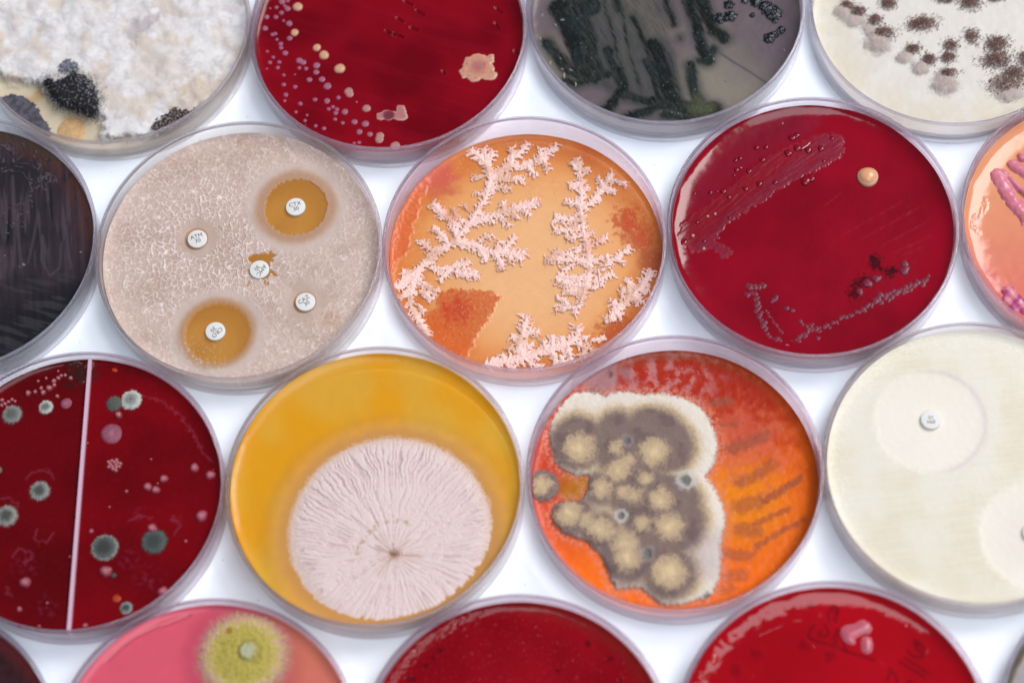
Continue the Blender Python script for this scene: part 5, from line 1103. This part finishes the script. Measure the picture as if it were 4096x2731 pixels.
# ================= D1: pink agar, sulphur green colony
def build_D1():
    k = 'D1'; s = mm(k)
    root = dish(k, 'pink agar dish with one fuzzy sulphur green colony ringed in beige')
    C = lp(k, 1590, 455, 1.0)
    def fn(X, Y):
        r = np.hypot(X - C[0], Y - C[1]) / (340 * s)
        c = mixc(base(S(226, 92, 112), X), S(218, 108, 104), ss(0, 30, X)); c = mixc(c, S(186, 70, 92), .5 * ss(1.35, 1.0, r)); c = mixc(c, S(206, 126, 88), .6 * ss(10, 34, X) * ss(0, 30, Y))
        h = 0 * X
        for pts in ([(1035, 270), (870, 350), (790, 410), (700, 500)], [(1240, 200), (1060, 270)]):
            d, _ = sdline(lps(k, pts), X, Y); c = mixc(c, S(182, 62, 86), .6 * np.exp(-(d / .45) ** 2)); h = h - .2 * np.exp(-(d / .45) ** 2)
        return dict(col=c, rough=.2 + 0 * X, h=h)
    ag = agar(k, root, fn, M_BLOOD, nr=100, nth=480)
    def f(X, Y):
        dx, dy = X - C[0], Y - C[1]; r = np.hypot(dx, dy) / (340 * s); n = fbm(X, Y, .7, 4, 5); th = np.arctan2(dy, dx)
        sp = noise(th * 30, r * 4, 8); q = r + .06 * n + .07 * sp + .06 * noise(X * 1.9, Y * 1.9, 18)
        h = np.where(q < 1, 2.4 * (1 - q) ** .8 + .35 * n * ss(1, .7, q) + .25 * noise(X * 2.4, Y * 2.4, 3), -.5)
        c = mixc(base(S(210, 184, 122), X), S(190, 172, 84), ss(.78, .5, q + .15 * n)); c = mixc(c, S(222, 176, 164), ss(.56, .92, q + .22 * n)); c = mixc(c, S(166, 150, 60), .6 * ss(-.05, .35, n) * ss(.66, .5, q))
        b = zone(k, 1500, 305, 34, X, Y); c = mixc(c, S(160, 110, 20), .8 * ss(1, .4, b)); pl = np.hypot(X - lp(k, 1620, 425, 2)[0], Y - lp(k, 1620, 425, 2)[1]) / (58 * s)
        c = mixc(c, S(136, 132, 84), .5 * np.exp(-((pl - 1.15) / .2) ** 2)); c = mixc(c, S(184, 186, 160), .85 * ss(1.05, .6, pl + .3 * n)); h = h + .35 * ss(1.1, .7, pl) - .4 * np.exp(-((pl - 1.25) / .2) ** 2)
        return h, c, .92, .92 * ss(.62, 1.0, q)
    w = 340 * s
    patch('green_mould', k, ag, f, (C[0] - w, C[1] - w, C[0] + w, C[1] + w), .24, M_FUZZ)

# ================= D2, D3: blood agar at the bottom edge
def build_D2():
    k = 'D2'; s = mm(k)
    root = dish(k, 'plain red blood agar dish with fine pale specks, at the bottom middle of the frame')
    rs = np.random.RandomState(3); sp = [(rs.uniform(500, 2000), rs.uniform(250, 900), rs.uniform(3, 8)) for _ in range(70)]
    def ex(X, Y, d):
        n = fbm(X, Y, .8, 4, 3); r = np.hypot(X, Y)
        for x, y, q in ((600, 485, 26), (560, 500, 22), (485, 600, 22), (360, 695, 34), (400, 700, 26), (1700, 430, 30), (1860, 550, 26), (1950, 700, 20), (1480, 640, 20), (545, 550, 26)):
            d['col'] = mixc(d['col'], S(64, 0, 10), .7 * ss(1.2, .2, zone(k, x, y, q, X, Y) + .8 * n))
        d['col'] = mixc(d['col'], S(170, 60, 76), .35 * ss(.5, .7, noise(X * 1.4, Y * 1.4, 5))); d['h'] += ss(37, 42, r) * .28 * n * ss(5, -12, X)
        d['col'] = mixc(d['col'], S(150, 34, 30), .6 * ss(38, 42.5, r) * ss(-5, 15, X))
    ag = agar(k, root, blood_fn(k, (134, 0, 14), (150, 4, 22), 12, ex), M_BLOOD, nr=120, nth=640, men=1.1)
    m = dome_mesh('pale_speck', [S(176, 70, 84), S(160, 40, 54), S(148, 10, 26)], M_WET, .3, 8, 2, .3, .4)
    for x, y, r in sp:
        p = lp(k, x, y)
        if math.hypot(*p) < 40: put('pale_speck', m, ag, p[0], p[1], r * s)
def build_D3():
    k = 'D3'; s = mm(k)
    root = dish(k, 'bright red blood agar dish with two joined glossy pink blobs and dark pen marks')
    inkl = [[(1075, 300), (1065, 250), (1085, 210), (1110, 205), (1130, 225), (1125, 265), (1105, 290), (1120, 300)], [(1095, 215), (1100, 240), (1130, 250), (1135, 220), (1110, 203)], [(1045, 320), (1060, 345), (1075, 380), (1050, 400), (1010, 395), (1005, 375), (1030, 365)], [(985, 320), (955, 350), (935, 400), (990, 430), (1080, 455), (1200, 500), (1370, 555)],
            [(1100, 420), (1130, 350), (1140, 360), (1120, 450), (1100, 445)], [(1535, 565), (1700, 665)], [(1570, 540), (1725, 640)], [(1640, 430), (1650, 480), (1700, 530), (1690, 460), (1640, 440)], [(1590, 490), (1620, 530), (1680, 540)], [(1450, 690), (1480, 640), (1470, 610), (1510, 650), (1525, 706)], [(1590, 706), (1600, 690), (1625, 706)], [(1160, 420), (1190, 500)]]
    IL = [lps(k, p) for p in inkl]
    def ex(X, Y, d):
        n = fbm(X, Y, .8, 4, 3); r = np.hypot(X, Y)
        for p in IL:
            l, _ = sdline(p, X, Y); d['col'] = mixc(d['col'], S(92, 0, 18), .5 * ss(.6, .25, l))
        for x, y, q in ((1650, 450, 50), (910, 460, 60), (1080, 530, 60), (590, 520, 50), (460, 620, 60), (950, 190, 40)): d['col'] = mixc(d['col'], S(110, 0, 14), .5 * ss(1, .2, zone(k, x, y, q, X, Y) + .5 * n))
        for pts in ([(760, 205), (790, 250)], [(850, 240), (895, 295)], [(985, 215), (1010, 255), (975, 315)], [(1010, 255), (1080, 290), (1140, 350)], [(610, 390), (690, 355), (770, 320)], [(490, 560), (500, 610), (550, 660)], [(640, 570), (630, 620)], [(730, 425), (740, 460)], [(920, 420), (980, 480)], [(1100, 455), (1150, 510)], [(400, 660), (440, 690)], [(1395, 555), (1440, 605)], [(1700, 425), (1720, 480), (1695, 515)], [(560, 690), (580, 640)], [(620, 460), (660, 500)], [(830, 290), (880, 290)]):
            l, _ = sdline(lps(k, pts), X, Y); g = np.exp(-((l) / .28) ** 2); d['h'] += .06 * g; d['col'] = mixc(d['col'], S(196, 50, 70), .06 * g)
        d['h'] += ss(36, 42, r) * .14 * fbm(X, Y, .25, 2, 8) * ss(5, -12, X); d['rough'] = .08 + 0 * X
    ag = agar(k, root, blood_fn(k, (160, 0, 14), (176, 2, 20), 15, ex), M_GLOSSY, nr=130, nth=680, men=1.6, ms=2.1)
    for pl in ([(1148, 372), (1158, 342), (1190, 325), (1240, 318), (1270, 298), (1300, 290), (1340, 312), (1358, 345), (1345, 380), (1300, 388), (1262, 405), (1240, 422), (1252, 440), (1235, 458), (1200, 448), (1168, 425)], [(1282, 440), (1290, 408), (1320, 397), (1350, 410), (1362, 450), (1355, 500), (1325, 516), (1292, 500)]):
        P = lps(k, pl)
        def f(X, Y, P=P):
            e = -sdpoly(P, X, Y); return np.where(e > 0, .95 * (1 - np.exp(-np.maximum(e, 0) / .7)), e), mixc(base(S(196, 92, 110), X), S(208, 124, 134), ss(.9, .1, e)), .16
        patch('pink_blob', k, ag, f, bb(P, .5), .2, M_WET)
    pw = dome_mesh('pale_speck', [S(236, 180, 180), S(220, 120, 130), S(180, 30, 50)], M_WET, .6, 10, 3, .3, .3)
    for x, y, r in ((980, 160, 16), (1425, 262, 9), (1580, 330, 12), (1665, 295, 7), (1235, 180, 8)):
        p = lp(k, x, y); put('pale_speck', pw, ag, p[0], p[1], r * s)

for fn_ in (build_A1, build_A2, build_A3, build_A4, build_B0, build_B1, build_B2, build_B3, build_B4, build_C0, build_C1, build_C2, build_C3, build_D0, build_D1, build_D2, build_D3, build_D4):
    fn_()
